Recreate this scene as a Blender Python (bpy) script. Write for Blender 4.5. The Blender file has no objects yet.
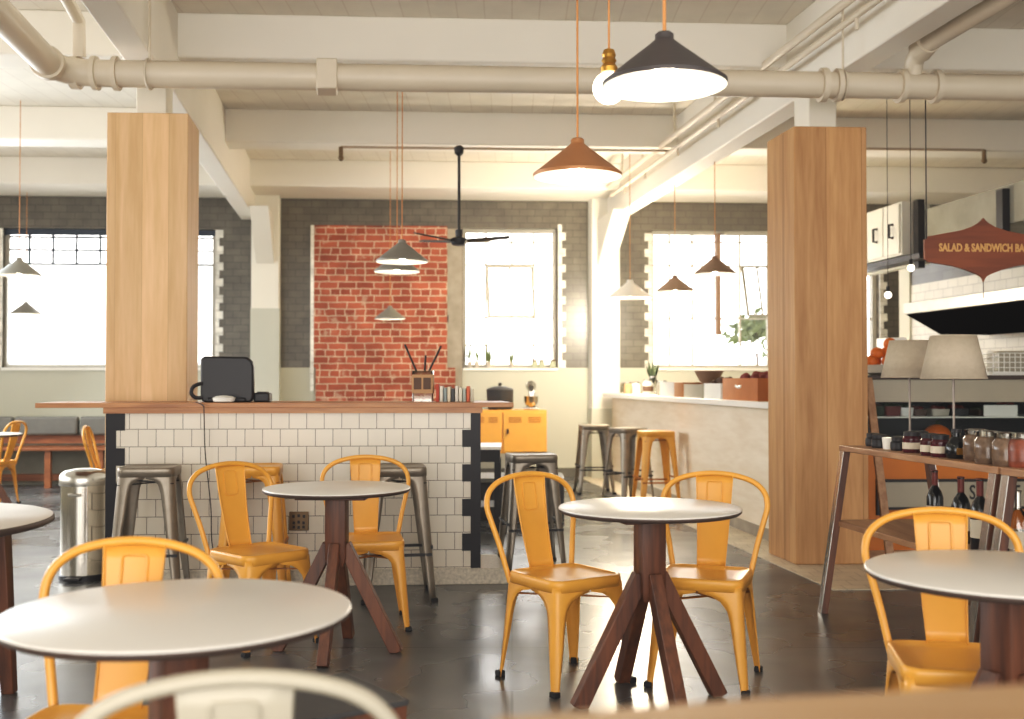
import bpy, bmesh, math, random
from math import pi, sin, cos, atan, radians as R
from mathutils import Vector as V, Matrix
random.seed(7)
scn = bpy.context.scene
COL = scn.collection

# ------------------------------------------------------------------ camera model
F = 1090.0; EYE = 1.27; PITCH = atan(20.5 / F)
def ray(px, py):
    cx = (px - 512) / F; cy = (359.5 - py) / F
    return V((cx, cos(PITCH) - cy * sin(PITCH), sin(PITCH) + cy * cos(PITCH)))
def at(px, py, Y):
    d = ray(px, py); t = Y / d.y
    return V((t * d.x, Y, EYE + t * d.z))
def atz(px, py, z):
    d = ray(px, py); t = (z - EYE) / d.z
    return V((t * d.x, t * d.y, z))
# the building's own grid (a across, b into the room) is turned a little from the camera
KD, KT, B0 = 0.14, 0.058, 7.5
def G(a, b, z=0.0):
    return V((a - KD * (b - B0), b + KT * a, z))
def atb(px, py, b):
    d = ray(px, py)
    # world (X,Y) -> b is linear
    k = 1 + KT * KD
    t = (b * k - KT * KD * B0) / (d.y - KT * d.x)
    X, Y, Z = t * d.x, t * d.y, EYE + t * d.z
    return (X + KD * (b - B0), Z)

# ------------------------------------------------------------------ materials
def lin(c):
    return c / 12.92 if c <= 0.04045 else ((c + 0.055) / 1.055) ** 2.4
def hexc(h):
    h = h.lstrip('#')
    return tuple(lin(int(h[i:i + 2], 16) / 255) for i in (0, 2, 4)) + (1,)
def new_mat(name):
    m = bpy.data.materials.new(name); m.use_nodes = True
    nt = m.node_tree; b = nt.nodes['Principled BSDF']
    return m, nt, b
def N(nt, typ, **kw):
    n = nt.nodes.new(typ)
    for k, v in kw.items():
        if k in n.inputs: n.inputs[k].default_value = v
        else: setattr(n, k, v)
    return n
def L(nt, a, b): nt.links.new(a, b)
def coords(nt, scale=(1, 1, 1)):
    t = N(nt, 'ShaderNodeTexCoord'); mp = N(nt, 'ShaderNodeMapping')
    mp.inputs['Scale'].default_value = scale
    L(nt, t.outputs['Object'], mp.inputs['Vector'])
    return mp.outputs['Vector']
def mixc(nt, fac, a, b, mode='MIX'):
    n = N(nt, 'ShaderNodeMix', data_type='RGBA', blend_type=mode)
    for sock, v in ((n.inputs[0], fac), (n.inputs[6], a), (n.inputs[7], b)):
        if hasattr(v, 'is_linked'): L(nt, v, sock)
        else: sock.default_value = v
    return n.outputs[2]
def shade(c, f): return (c[0] * f, c[1] * f, c[2] * f, 1)

def plain(name, h, rough=.5, metal=0, var=.12, scale=6, bump=0, spec=.5, h2=None):
    m, nt, b = new_mat(name); c = hexc(h)
    vec = coords(nt)
    no = N(nt, 'ShaderNodeTexNoise', Scale=scale, Detail=4.0); L(nt, vec, no.inputs['Vector'])
    c2 = hexc(h2) if h2 else shade(c, 1 - 2 * var)
    L(nt, mixc(nt, no.outputs['Fac'], shade(c, 1 + var), c2), b.inputs['Base Color'])
    b.inputs['Roughness'].default_value = rough; b.inputs['Metallic'].default_value = metal
    b.inputs['Specular IOR Level'].default_value = spec
    if bump:
        bp = N(nt, 'ShaderNodeBump', Strength=bump, Distance=.01)
        L(nt, no.outputs['Fac'], bp.inputs['Height']); L(nt, bp.outputs['Normal'], b.inputs['Normal'])
    return m
def emit(name, h, s):
    m, nt, b = new_mat(name)
    b.inputs['Base Color'].default_value = hexc(h)
    b.inputs['Emission Color'].default_value = hexc(h); b.inputs['Emission Strength'].default_value = s
    return m
def wood(name, h1, h2, axis='Z', grain=1.0, rough=.5, plank=0.0, plank_axis='X'):
    m, nt, b = new_mat(name)
    s = {'X': (1.2, 14, 14), 'Y': (14, 1.2, 14), 'Z': (14, 14, 1.2)}[axis]
    vec = coords(nt, tuple(v * grain for v in s))
    n1 = N(nt, 'ShaderNodeTexNoise', Scale=1.0, Detail=5.0, Distortion=.6); L(nt, vec, n1.inputs['Vector'])
    n2 = N(nt, 'ShaderNodeTexNoise', Scale=4.5, Detail=3.0); L(nt, vec, n2.inputs['Vector'])
    ad = N(nt, 'ShaderNodeMath', operation='MULTIPLY_ADD'); L(nt, n2.outputs['Fac'], ad.inputs[0])
    ad.inputs[1].default_value = .45; L(nt, n1.outputs['Fac'], ad.inputs[2])
    rp = N(nt, 'ShaderNodeValToRGB'); L(nt, ad.outputs[0], rp.inputs['Fac'])
    rp.color_ramp.elements[0].position = .5; rp.color_ramp.elements[0].color = hexc(h2)
    rp.color_ramp.elements[1].position = .9; rp.color_ramp.elements[1].color = hexc(h1)
    out = rp.outputs['Color']
    if plank:
        tc = N(nt, 'ShaderNodeTexCoord'); sp = N(nt, 'ShaderNodeSeparateXYZ'); L(nt, tc.outputs['Object'], sp.inputs[0])
        dv = N(nt, 'ShaderNodeMath', operation='DIVIDE'); L(nt, sp.outputs[plank_axis], dv.inputs[0]); dv.inputs[1].default_value = plank
        fl = N(nt, 'ShaderNodeMath', operation='FLOOR'); L(nt, dv.outputs[0], fl.inputs[0])
        wn = N(nt, 'ShaderNodeTexWhiteNoise', noise_dimensions='1D'); L(nt, fl.outputs[0], wn.inputs['W'])
        k = N(nt, 'ShaderNodeMapRange'); L(nt, wn.outputs['Value'], k.inputs['Value'])
        k.inputs['To Min'].default_value = .86; k.inputs['To Max'].default_value = 1.12
        out = mixc(nt, 1.0, out, k.outputs[0], 'MULTIPLY')
        fr = N(nt, 'ShaderNodeMath', operation='FRACT'); L(nt, dv.outputs[0], fr.inputs[0])
        lt = N(nt, 'ShaderNodeMath', operation='LESS_THAN'); L(nt, fr.outputs[0], lt.inputs[0]); lt.inputs[1].default_value = .02
        out = mixc(nt, lt.outputs[0], out, shade(hexc(h2), .78))
    L(nt, out, b.inputs['Base Color'])
    b.inputs['Roughness'].default_value = rough
    bp = N(nt, 'ShaderNodeBump', Strength=.15, Distance=.004); L(nt, ad.outputs[0], bp.inputs['Height']); L(nt, bp.outputs['Normal'], b.inputs['Normal'])
    return m
def brick(name, c1, c2, mortar, bw, bh, ms, plane='XZ', rough=.35, offset=.5, var=.3, below=None, below_z=0, bump=.4, rot=0.0):
    """bricks or tiles laid out on a wall; below_z paints a plain dado under that height"""
    m, nt, b = new_mat(name)
    tc = N(nt, 'ShaderNodeTexCoord'); sp = N(nt, 'ShaderNodeSeparateXYZ'); L(nt, tc.outputs['Object'], sp.inputs[0])
    cb = N(nt, 'ShaderNodeCombineXYZ')
    L(nt, sp.outputs[plane[0]], cb.inputs[0]); L(nt, sp.outputs[plane[1]], cb.inputs[1])
    bt = N(nt, 'ShaderNodeTexBrick', offset=offset)
    L(nt, cb.outputs[0], bt.inputs['Vector'])
    bt.inputs['Color1'].default_value = hexc(c1); bt.inputs['Color2'].default_value = hexc(c2); bt.inputs['Mortar'].default_value = hexc(mortar)
    bt.inputs['Scale'].default_value = 1.0; bt.inputs['Brick Width'].default_value = bw; bt.inputs['Row Height'].default_value = bh
    bt.inputs['Mortar Size'].default_value = ms; bt.inputs['Mortar Smooth'].default_value = .15
    no = N(nt, 'ShaderNodeTexNoise', Scale=5.0, Detail=6.0); L(nt, tc.outputs['Object'], no.inputs['Vector'])
    k = N(nt, 'ShaderNodeMapRange'); L(nt, no.outputs['Fac'], k.inputs['Value'])
    k.inputs['From Min'].default_value = .3; k.inputs['From Max'].default_value = .7
    k.inputs['To Min'].default_value = 1 - var; k.inputs['To Max'].default_value = 1 + var
    out = mixc(nt, 1.0, bt.outputs['Color'], k.outputs[0], 'MULTIPLY')
    b.inputs['Roughness'].default_value = rough
    if below:
        lt = N(nt, 'ShaderNodeMath', operation='LESS_THAN'); L(nt, sp.outputs['Z'], lt.inputs[0]); lt.inputs[1].default_value = below_z
        out = mixc(nt, lt.outputs[0], out, hexc(below))
        rr = N(nt, 'ShaderNodeMapRange'); L(nt, lt.outputs[0], rr.inputs['Value']); rr.inputs['To Min'].default_value = rough; rr.inputs['To Max'].default_value = .6
        L(nt, rr.outputs[0], b.inputs['Roughness'])
    else:
        bp = N(nt, 'ShaderNodeBump', Strength=bump, Distance=.006, invert=True); L(nt, bt.outputs['Fac'], bp.inputs['Height']); L(nt, bp.outputs['Normal'], b.inputs['Normal'])
    L(nt, out, b.inputs['Base Color'])
    return m
def old_brick(name):
    m, nt, b = new_mat(name)
    tc = N(nt, 'ShaderNodeTexCoord'); sp = N(nt, 'ShaderNodeSeparateXYZ'); L(nt, tc.outputs['Object'], sp.inputs[0])
    wob = N(nt, 'ShaderNodeTexNoise', Scale=9.0, Detail=3.0); L(nt, tc.outputs['Object'], wob.inputs['Vector'])
    cb = N(nt, 'ShaderNodeCombineXYZ')
    for i, ax in enumerate('XZ'):
        ma = N(nt, 'ShaderNodeMath', operation='MULTIPLY_ADD'); L(nt, wob.outputs['Fac'], ma.inputs[0]); ma.inputs[1].default_value = .05 if ax == 'X' else .022; L(nt, sp.outputs[ax], ma.inputs[2]); L(nt, ma.outputs[0], cb.inputs[i])
    bt = N(nt, 'ShaderNodeTexBrick', offset=.5, squash=.55, squash_frequency=3, offset_frequency=2); L(nt, cb.outputs[0], bt.inputs['Vector'])
    bt.inputs['Color1'].default_value = hexc('#b06048'); bt.inputs['Color2'].default_value = hexc('#8f4936'); bt.inputs['Mortar'].default_value = hexc('#cbb199')
    bt.inputs['Scale'].default_value = 1; bt.inputs['Brick Width'].default_value = .235; bt.inputs['Row Height'].default_value = .088; bt.inputs['Mortar Size'].default_value = .008; bt.inputs['Mortar Smooth'].default_value = .3
    n2 = N(nt, 'ShaderNodeTexNoise', Scale=3.2, Detail=7.0); L(nt, tc.outputs['Object'], n2.inputs['Vector'])
    k = N(nt, 'ShaderNodeMapRange'); L(nt, n2.outputs['Fac'], k.inputs['Value']); k.inputs['From Min'].default_value = .3; k.inputs['From Max'].default_value = .7; k.inputs['To Min'].default_value = .72; k.inputs['To Max'].default_value = 1.25
    c = mixc(nt, 1.0, bt.outputs['Color'], k.outputs[0], 'MULTIPLY')
    n3 = N(nt, 'ShaderNodeTexNoise', Scale=6.5, Detail=8.0); L(nt, tc.outputs['Object'], n3.inputs['Vector'])
    g = N(nt, 'ShaderNodeMapRange'); L(nt, n3.outputs['Fac'], g.inputs['Value']); g.inputs['From Min'].default_value = .62; g.inputs['From Max'].default_value = .7
    g2 = N(nt, 'ShaderNodeMath', operation='MULTIPLY'); L(nt, g.outputs[0], g2.inputs[0]); g2.inputs[1].default_value = .55
    c = mixc(nt, g2.outputs[0], c, hexc('#c9ae98'))
    L(nt, c, b.inputs['Base Color']); b.inputs['Roughness'].default_value = .85
    bp = N(nt, 'ShaderNodeBump', Strength=.8, Distance=.008, invert=True); L(nt, bt.outputs['Fac'], bp.inputs['Height']); L(nt, bp.outputs['Normal'], b.inputs['Normal'])
    return m
def glassy(name, tint='#ffffff', gl=.08, ior=1.4):
    m = bpy.data.materials.new(name); m.use_nodes = True; nt = m.node_tree
    nt.nodes.clear()
    o = N(nt, 'ShaderNodeOutputMaterial'); mx = N(nt, 'ShaderNodeMixShader')
    t = N(nt, 'ShaderNodeBsdfTransparent'); t.inputs['Color'].default_value = hexc(tint)
    g = N(nt, 'ShaderNodeBsdfGlossy'); g.inputs['Roughness'].default_value = .05
    fr = N(nt, 'ShaderNodeFresnel', IOR=ior)
    mxf = N(nt, 'ShaderNodeMath', operation='ADD'); L(nt, fr.outputs[0], mxf.inputs[0]); mxf.inputs[1].default_value = gl - .03
    L(nt, mxf.outputs[0], mx.inputs[0]); L(nt, t.outputs[0], mx.inputs[1]); L(nt, g.outputs[0], mx.inputs[2]); L(nt, mx.outputs[0], o.inputs[0])
    return m
def blind_mat(name):
    m = bpy.data.materials.new(name); m.use_nodes = True; nt = m.node_tree; nt.nodes.clear()
    o = N(nt, 'ShaderNodeOutputMaterial'); mx = N(nt, 'ShaderNodeMixShader')
    t = N(nt, 'ShaderNodeBsdfTranslucent'); t.inputs['Color'].default_value = (.95, .95, .92, 1)
    g = N(nt, 'ShaderNodeBsdfTransparent')
    mx.inputs[0].default_value = .45
    L(nt, t.outputs[0], mx.inputs[1]); L(nt, g.outputs[0], mx.inputs[2]); L(nt, mx.outputs[0], o.inputs[0])
    return m

M = {}
M['yellow'] = plain('orange_yellow_enamel', '#e0a043', .33, var=.05, scale=9)
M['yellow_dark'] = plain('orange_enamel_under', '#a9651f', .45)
M['cream_metal'] = plain('cream_enamel', '#aca492', .4, var=.05)
M['gun'] = plain('raw_grey_steel', '#91877a', .38, .5, var=.18, scale=12)
M['rubber'] = plain('black_rubber', '#151216', .7)
M['top'] = plain('pale_grey_laminate', '#d6d1c9', .3, var=.03, scale=3)
M['edge'] = plain('dark_laminate_edge', '#4b3c35', .5)
M['walnut'] = wood('dark_red_walnut', '#6e4128', '#3f2317', 'Z', 1.0, .42)
M['walnutX'] = wood('dark_red_walnut_flat', '#6e4128', '#3f2317', 'X', 1.0, .45)
M['pine'] = wood('pale_pine_planks', '#dfb98f', '#cda577', 'Z', .75, .5, .174, 'X')
M['pine2'] = wood('warm_pine_boards', '#c99a68', '#ae7e4c', 'Z', .8, .5, .25, 'X')
M['oak'] = wood('oak_slab', '#b98355', '#8d5b36', 'X', .8, .4)
M['oakY'] = wood('oak_shelf', '#b28a66', '#8f6443', 'Y', .8, .45)
M['ply'] = wood('limed_ply', '#ecdfcb', '#dccab0', 'Y', .4, .5)
M['tan'] = wood('tan_table_wood', '#b08f6d', '#96744f', 'X', .5, .5)
M['benchwood'] = wood('bench_wood', '#9c5f37', '#6d3d22', 'X', .8, .45)
M['white_paint'] = plain('white_paint', '#e6e0d2', .6, var=.03, scale=1.5)
M['white_gloss'] = plain('white_gloss', '#efece4', .3, var=.02)
M['conduit'] = plain('brown_grey_conduit', '#b3a18e', .5)
M['pipe'] = plain('cream_pipe_paint', '#cfc2ae', .45, var=.05, scale=3)
M['dado'] = plain('grey_green_dado', '#c3c1b2', .6, var=.05, scale=2)
M['plaster'] = plain('raw_plaster', '#a79c8c', .8, var=.22, scale=7, bump=.4)
M['concrete'] = plain('board_concrete', '#8f8b7e', .7, var=.2, scale=4, bump=.2)
M['black'] = plain('black_plastic', '#1b171c', .45, var=.1)
M['dark_metal'] = plain('dark_iron', '#2d2a2c', .45, .3)
M['charcoal'] = plain('charcoal_board', '#3f3d3d', .55)
M['steel'] = plain('brushed_steel', '#bcb8b0', .24, .95, var=.06)
M['chrome'] = plain('polished_steel', '#c9c3b8', .14, 1, var=.04)
M['bronze'] = plain('bronze_plate', '#7d674d', .4, .6)
M['copper'] = plain('matt_copper', '#b07a50', .42, .25, var=.06)
M['graphite'] = plain('graphite_shade', '#4a4444', .45, .1)
M['grey_shade'] = plain('grey_shade', '#8d8a82', .5, .1)
M['brown_shade'] = plain('taupe_shade', '#8f7460', .5, .1)
M['lining'] = plain('white_shade_lining', '#fffdf6', .5, var=.01)
M['bulb'] = emit('lit_bulb', '#fff3da', 50)
M['bulb_soft'] = emit('lit_globe', '#fff6e2', 5)
M['bulb_sun'] = emit('warm_glare_bulb', '#ffe2ae', 40)  # warm emission standing in for the glare near the centre pier
M['cupboard'] = plain('cupboard_white', '#cdcac0', .4, var=.03)
M['lip'] = plain('satin_steel_lip', '#cfcbc2', .35, .3)
M['stem'] = plain('dull_nickel_stem', '#8b8078', .5, .3)
M['cord'] = plain('tan_cord', '#c98a52', .6)
M['cord_dark'] = plain('dark_cord', '#2b2422', .6)
M['brass'] = plain('brass', '#b98a3e', .35, .8)
M['quoin'] = brick('white_quoin_tile', '#e8e4d8', '#ded9cc', '#b9b2a4', .3, .15, .004, rough=.25)
M['black_tile'] = plain('black_glazed_tile', '#1c181d', .4, spec=.3)
M['terrazzo'] = plain('terrazzo_base', '#cfc5b4', .4, var=.3, scale=60)
M['orange_panel'] = plain('orange_panel', '#cf7a25', .5, var=.06)
M['fabric'] = plain('linen_shade', '#b5a794', .85, var=.08, scale=40, bump=.1)
M['cushion'] = plain('grey_cushion', '#716f69', .8, var=.12, scale=8, bump=.2)
M['orange_fruit'] = plain('orange_peel', '#d9701c', .5, var=.12, scale=30, bump=.2)
M['bowl'] = plain('stoneware', '#c9bfae', .4)
M['rust'] = wood('rust_red_board', '#8a4826', '#6c341b', 'X', .6, .5)
M['gold'] = plain('gold_lettering', '#d9a765', .4, .1)
M['jam'] = plain('dark_jam', '#4b1520', .15, var=.3, scale=30)
M['preserve'] = plain('pickled_fruit', '#2e1a16', .12, var=.2, scale=24, h2='#927a64')
M['matt_black'] = plain('flat_black', '#0e0c0e', 1.0, spec=0)  # flat black for the sheet under the hood canopy
M['dispglass'] = glassy('display_glass', '#f4f6f6', .03, 1.12)
M['bottle'] = plain('dark_bottle_glass', '#16171a', .12)
M['foil'] = plain('red_foil', '#6d2418', .35, .2)
M['label'] = plain('paper_label', '#cfc4b0', .7)
M['clear'] = glassy('clear_glass')
M['jarglass'] = glassy('jar_glass', '#f2efe8', .12)
M['blind'] = blind_mat('white_roller_blind')
M['frame_pale'] = plain('pale_window_frame', '#b5afa2', .5)  # frame colour paled to imitate bars washed out by glare
M['frame_dark'] = plain('blue_grey_window_frame', '#3d4653', .5)
M['red_item'] = plain('red_packet', '#7c3026', .6)
M['brown_item'] = plain('brown_packet', '#5b4030', .6)
M['kraft'] = plain('kraft_paper', '#b68f68', .7)
M['leaf'] = plain('dark_greens', '#39452a', .6, var=.4, scale=25)
M['frond'] = plain('outdoor_greens', '#7c8a5c', .7, var=.4, scale=8)

# setting materials
M['ceil'] = brick('painted_board_ceiling', '#e3dccf', '#e0d9cb', '#d8cfc1', 6.0, .2, .006, 'YX', .65, var=.04, bump=.3)
M['beam'] = plain('painted_concrete_beam', '#eae4d8', .6, var=.04, scale=1.2)
M['wallbrick'] = brick('dark_glazed_brick', '#6a645a', '#615c53', '#4d4842', .2, .09, .004, 'XZ', .3, var=.18, below='#bfbdad', below_z=1.43)
M['redbrick'] = old_brick('old_red_brick')
M['tile'] = brick('cream_wall_tile', '#d8cfc0', '#d2c8b8', '#6f665d', .1075, .1075, .0022, 'XZ', .28, var=.03)
M['kitchen'] = brick('white_kitchen_tile', '#c3beb2', '#bab5a9', '#96918a', .2, .1, .004, 'YZ', .3, var=.05)
M['greytile'] = brick('grey_kitchen_tile', '#575552', '#4d4b49', '#3e3c3a', .2, .1, .004, 'YZ', .3, var=.1)

def floor_mat():
    m, nt, b = new_mat('polished_dark_concrete')
    vec = coords(nt)
    n1 = N(nt, 'ShaderNodeTexNoise', Scale=1.1, Detail=8.0, Distortion=.5); L(nt, vec, n1.inputs['Vector'])
    n2 = N(nt, 'ShaderNodeTexNoise', Scale=9.0, Detail=6.0); L(nt, vec, n2.inputs['Vector'])
    rp = N(nt, 'ShaderNodeValToRGB'); L(nt, n1.outputs['Fac'], rp.inputs['Fac'])
    rp.color_ramp.elements[0].position = .3; rp.color_ramp.elements[0].color = hexc('#2b2b2d')
    rp.color_ramp.elements[1].position = .72; rp.color_ramp.elements[1].color = hexc('#6b6a69')
    c = mixc(nt, .12, rp.outputs['Color'], n2.outputs['Color'], 'SOFT_LIGHT')
    # joints between the poured bays
    sp = N(nt, 'ShaderNodeSeparateXYZ'); L(nt, vec, sp.inputs[0])
    cb = N(nt, 'ShaderNodeCombineXYZ'); L(nt, sp.outputs[0], cb.inputs[0]); L(nt, sp.outputs[1], cb.inputs[1])
    bt = N(nt, 'ShaderNodeTexBrick', offset=0.0); L(nt, cb.outputs[0], bt.inputs['Vector'])
    bt.inputs['Scale'].default_value = 1; bt.inputs['Brick Width'].default_value = 2.6; bt.inputs['Row Height'].default_value = 2.6; bt.inputs['Mortar Size'].default_value = .006
    c = mixc(nt, bt.outputs['Fac'], c, hexc('#1c1a1b'))
    L(nt, c, b.inputs['Base Color'])
    k = N(nt, 'ShaderNodeMapRange'); n4 = N(nt, 'ShaderNodeTexNoise', Scale=1.8, Detail=2.5); L(nt, vec, n4.inputs['Vector'])
    L(nt, n4.outputs['Fac'], k.inputs['Value']); k.inputs['From Min'].default_value = .3; k.inputs['From Max'].default_value = .7; k.inputs['To Min'].default_value = .22; k.inputs['To Max'].default_value = .36
    L(nt, k.outputs[0], b.inputs['Roughness'])
    b.inputs['Specular IOR Level'].default_value = .9
    return m
M['floor'] = floor_mat()
M['creamfloor'] = brick('cream_floor_tile', '#cfc3ae', '#c6b9a3', '#a09380', .15, .15, .003, 'XY', .35, var=.1)

# ------------------------------------------------------------------ mesh builder
class MB:
    def __init__(s): s.bm = bmesh.new(); s.mi = 0
    def face(s, vs):
        try:
            f = s.bm.faces.new(vs); f.material_index = s.mi; return f
        except ValueError: return None
    def verts(s, pts): return [s.bm.verts.new(p) for p in pts]
    def hexa(s, p):      # 8 points: bottom 4 then top 4, counter-clockwise
        v = s.verts(p)
        for q in ((3, 2, 1, 0), (4, 5, 6, 7), (0, 1, 5, 4), (1, 2, 6, 5), (2, 3, 7, 6), (3, 0, 4, 7)): s.face([v[i] for i in q])
        return s
    def box(s, x0, x1, y0, y1, z0, z1):
        return s.hexa([(x0, y0, z0), (x1, y0, z0), (x1, y1, z0), (x0, y1, z0), (x0, y0, z1), (x1, y0, z1), (x1, y1, z1), (x0, y1, z1)])
    def gbox(s, a0, a1, b0, b1, z0, z1):
        return s.hexa([G(a, b, z) for z in (z0, z1) for a, b in ((a0, b0), (a1, b0), (a1, b1), (a0, b1))])
    def bar(s, p, q, w, h, up=(0, 0, 1), w2=None, h2=None):
        p, q = V(p), V(q); d = (q - p).normalized(); u = V(up)
        x = d.cross(u)
        if x.length < 1e-4: x = d.cross(V((0, 1, 0)))
        x.normalize(); y = x.cross(d)
        w2 = w if w2 is None else w2; h2 = h if h2 is None else h2
        a = [p + x * i * w / 2 + y * j * h / 2 for i, j in ((-1, -1), (1, -1), (1, 1), (-1, 1))]
        b = [q + x * i * w2 / 2 + y * j * h2 / 2 for i, j in ((-1, -1), (1, -1), (1, 1), (-1, 1))]
        return s.hexa(a + b)
    def tube(s, pts, r, n=8, cap=True, closed=False):
        pts = [V(p) for p in pts]; rings = []; m = len(pts); nrm = None
        for i, p in enumerate(pts):
            if closed: t = pts[(i + 1) % m] - pts[i - 1]
            else: t = pts[min(i + 1, m - 1)] - pts[max(i - 1, 0)]
            t.normalize()
            if nrm is None:
                nrm = t.orthogonal().normalized()
            nrm = (nrm - t * nrm.dot(t)).normalized(); bn = t.cross(nrm)
            rr = r[i] if isinstance(r, (list, tuple)) else r
            rings.append(s.verts([p + nrm * rr * cos(2 * pi * k / n) + bn * rr * sin(2 * pi * k / n) for k in range(n)]))
        for i in range(m if closed else m - 1):
            A, Bq = rings[i], rings[(i + 1) % m]
            for k in range(n): s.face([A[k], A[(k + 1) % n], Bq[(k + 1) % n], Bq[k]])
        if cap and not closed: s.face(rings[0][::-1]); s.face(rings[-1])
        return s
    def lathe(s, prof, c=(0, 0, 0), n=28, capb=True, capt=True):
        c = V(c); rings = []
        for r, z in prof: rings.append(s.verts([c + V((r * cos(2 * pi * k / n), r * sin(2 * pi * k / n), z)) for k in range(n)]))
        for A, Bq in zip(rings, rings[1:]):
            for k in range(n): s.face([A[k], A[(k + 1) % n], Bq[(k + 1) % n], Bq[k]])
        if capb: s.face(rings[0][::-1])
        if capt: s.face(rings[-1])
        return s
    def ball(s, c, r, n=14, m=9, sz=1):
        prof = [(max(r * sin(pi * i / m), r * .02), -r * cos(pi * i / m) * sz) for i in range(m + 1)]
        return s.lathe(prof, c, n)
    def prism(s, outline, y0, y1):       # outline in (x,z), extruded along y
        a = s.verts([(x, y0, z) for x, z in outline]); b = s.verts([(x, y1, z) for x, z in outline]); n = len(outline)
        s.face(a); s.face(b[::-1])
        for i in range(n): s.face([a[i], b[i], b[(i + 1) % n], a[(i + 1) % n]])
        return s
    def grid(s, rows):
        R_ = [s.verts(r) for r in rows]
        for A, Bq in zip(R_, R_[1:]):
            for k in range(len(A) - 1): s.face([A[k], A[k + 1], Bq[k + 1], Bq[k]])
        return s
    def rings(s, loops, capb=False, capt=True):
        R_ = [s.verts(r) for r in loops]; n = len(R_[0])
        for A, Bq in zip(R_, R_[1:]):
            for k in range(n): s.face([A[k], A[(k + 1) % n], Bq[(k + 1) % n], Bq[k]])
        if capb: s.face(R_[0][::-1])
        if capt: s.face(R_[-1])
        return s
    def build(s, name, mats, parent=None, world=False, bevel=0, solid=0, off=0, sub=0, sharp=.6, normals=True):
        if normals: bmesh.ops.recalc_face_normals(s.bm, faces=s.bm.faces)
        me = bpy.data.meshes.new(name)
        if world and parent is not None:
            o_ = V((0, 0, 0)); p = parent
            while p is not None: o_ += p.location; p = p.parent
            bmesh.ops.translate(s.bm, verts=s.bm.verts, vec=-o_)
        s.bm.to_mesh(me); s.bm.free()
        for m in (mats if isinstance(mats, (list, tuple)) else [mats]): me.materials.append(m)
        for p in me.polygons: p.use_smooth = True
        me.set_sharp_from_angle(angle=sharp)
        o = bpy.data.objects.new(name, me); COL.objects.link(o)
        if parent is not None: o.parent = parent
        if solid:
            k = o.modifiers.new('thick', 'SOLIDIFY'); k.thickness = solid; k.offset = off
        if bevel:
            k = o.modifiers.new('bevel', 'BEVEL'); k.width = bevel; k.segments = 2; k.limit_method = 'ANGLE'; k.angle_limit = .7
        if sub:
            k = o.modifiers.new('sub', 'SUBSURF'); k.levels = sub; k.render_levels = sub
        return o

def tag(o, label=None, cat=None, group=None, kind=None):
    if label: o['label'] = label
    if cat: o['category'] = cat
    if group: o['group'] = group
    if kind: o['kind'] = kind
    return o
def thing(name, label, cat, loc=(0, 0, 0), rz=0, group=None):
    o = bpy.data.objects.new(name, None); COL.objects.link(o); o.empty_display_size = .1
    o.location = loc; o.rotation_euler = (0, 0, rz)
    return tag(o, label, cat, group)
def struct(name, mb, mat, parent=None, **kw):
    o = mb.build(name, mat, parent, **kw)
    if parent is None: o['kind'] = 'structure'
    return o
def dup(root, loc, rz=0, label=None, group=None):
    r = root.copy(); COL.objects.link(r); r.location = loc; r.rotation_euler = (0, 0, rz)
    if label: r['label'] = label
    if group: r['group'] = group
    for ch in list(root.children):
        c = ch.copy(); COL.objects.link(c); c.parent = r
        for g in list(ch.children):
            d = g.copy(); COL.objects.link(d); d.parent = c
    return r
def spline(pts, n=6, closed=False):
    pts = [V(p) for p in pts]; out = []
    for i in range(len(pts) - 1):
        p0 = pts[max(i - 1, 0)]; p1 = pts[i]; p2 = pts[i + 1]; p3 = pts[min(i + 2, len(pts) - 1)]
        for k in range(n):
            t = k / n
            out.append(.5 * ((2 * p1) + (p2 - p0) * t + (2 * p0 - 5 * p1 + 4 * p2 - p3) * t * t + (3 * p1 - p0 - 3 * p2 + p3) * t ** 3))
    out.append(pts[-1]); return out
def rrect(hx, hy, r, n=5):
    out = []
    for cx, cy, a0 in ((hx - r, hy - r, 0), (-hx + r, hy - r, pi / 2), (-hx + r, -hy + r, pi), (hx - r, -hy + r, 1.5 * pi)):
        for k in range(n + 1):
            a = a0 + pi / 2 * k / n; out.append((cx + r * cos(a), cy + r * sin(a)))
    return out
def text_mesh(body, size, mat, name, parent, loc, rz=0, xs=1.0, ext=.002, bold=.012, world=False):
    cu = bpy.data.curves.new('lettering', 'FONT'); cu.body = body; cu.size = size; cu.align_x = 'CENTER'; cu.align_y = 'CENTER'; cu.extrude = ext; cu.resolution_u = 3
    cu.offset = size * bold
    to = bpy.data.objects.new('lettering', cu); COL.objects.link(to)
    dg = bpy.context.evaluated_depsgraph_get(); me = bpy.data.meshes.new_from_object(to.evaluated_get(dg))
    bpy.data.objects.remove(to); bpy.data.curves.remove(cu)
    me.transform(Matrix.Rotation(rz, 4, 'Z') @ Matrix.Rotation(pi / 2, 4, 'X') @ Matrix.Diagonal((xs, 1, 1, 1)))
    me.materials.clear(); me.materials.append(mat)
    o = bpy.data.objects.new(name, me); COL.objects.link(o); o.parent = parent; o.location = loc
    return o

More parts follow.
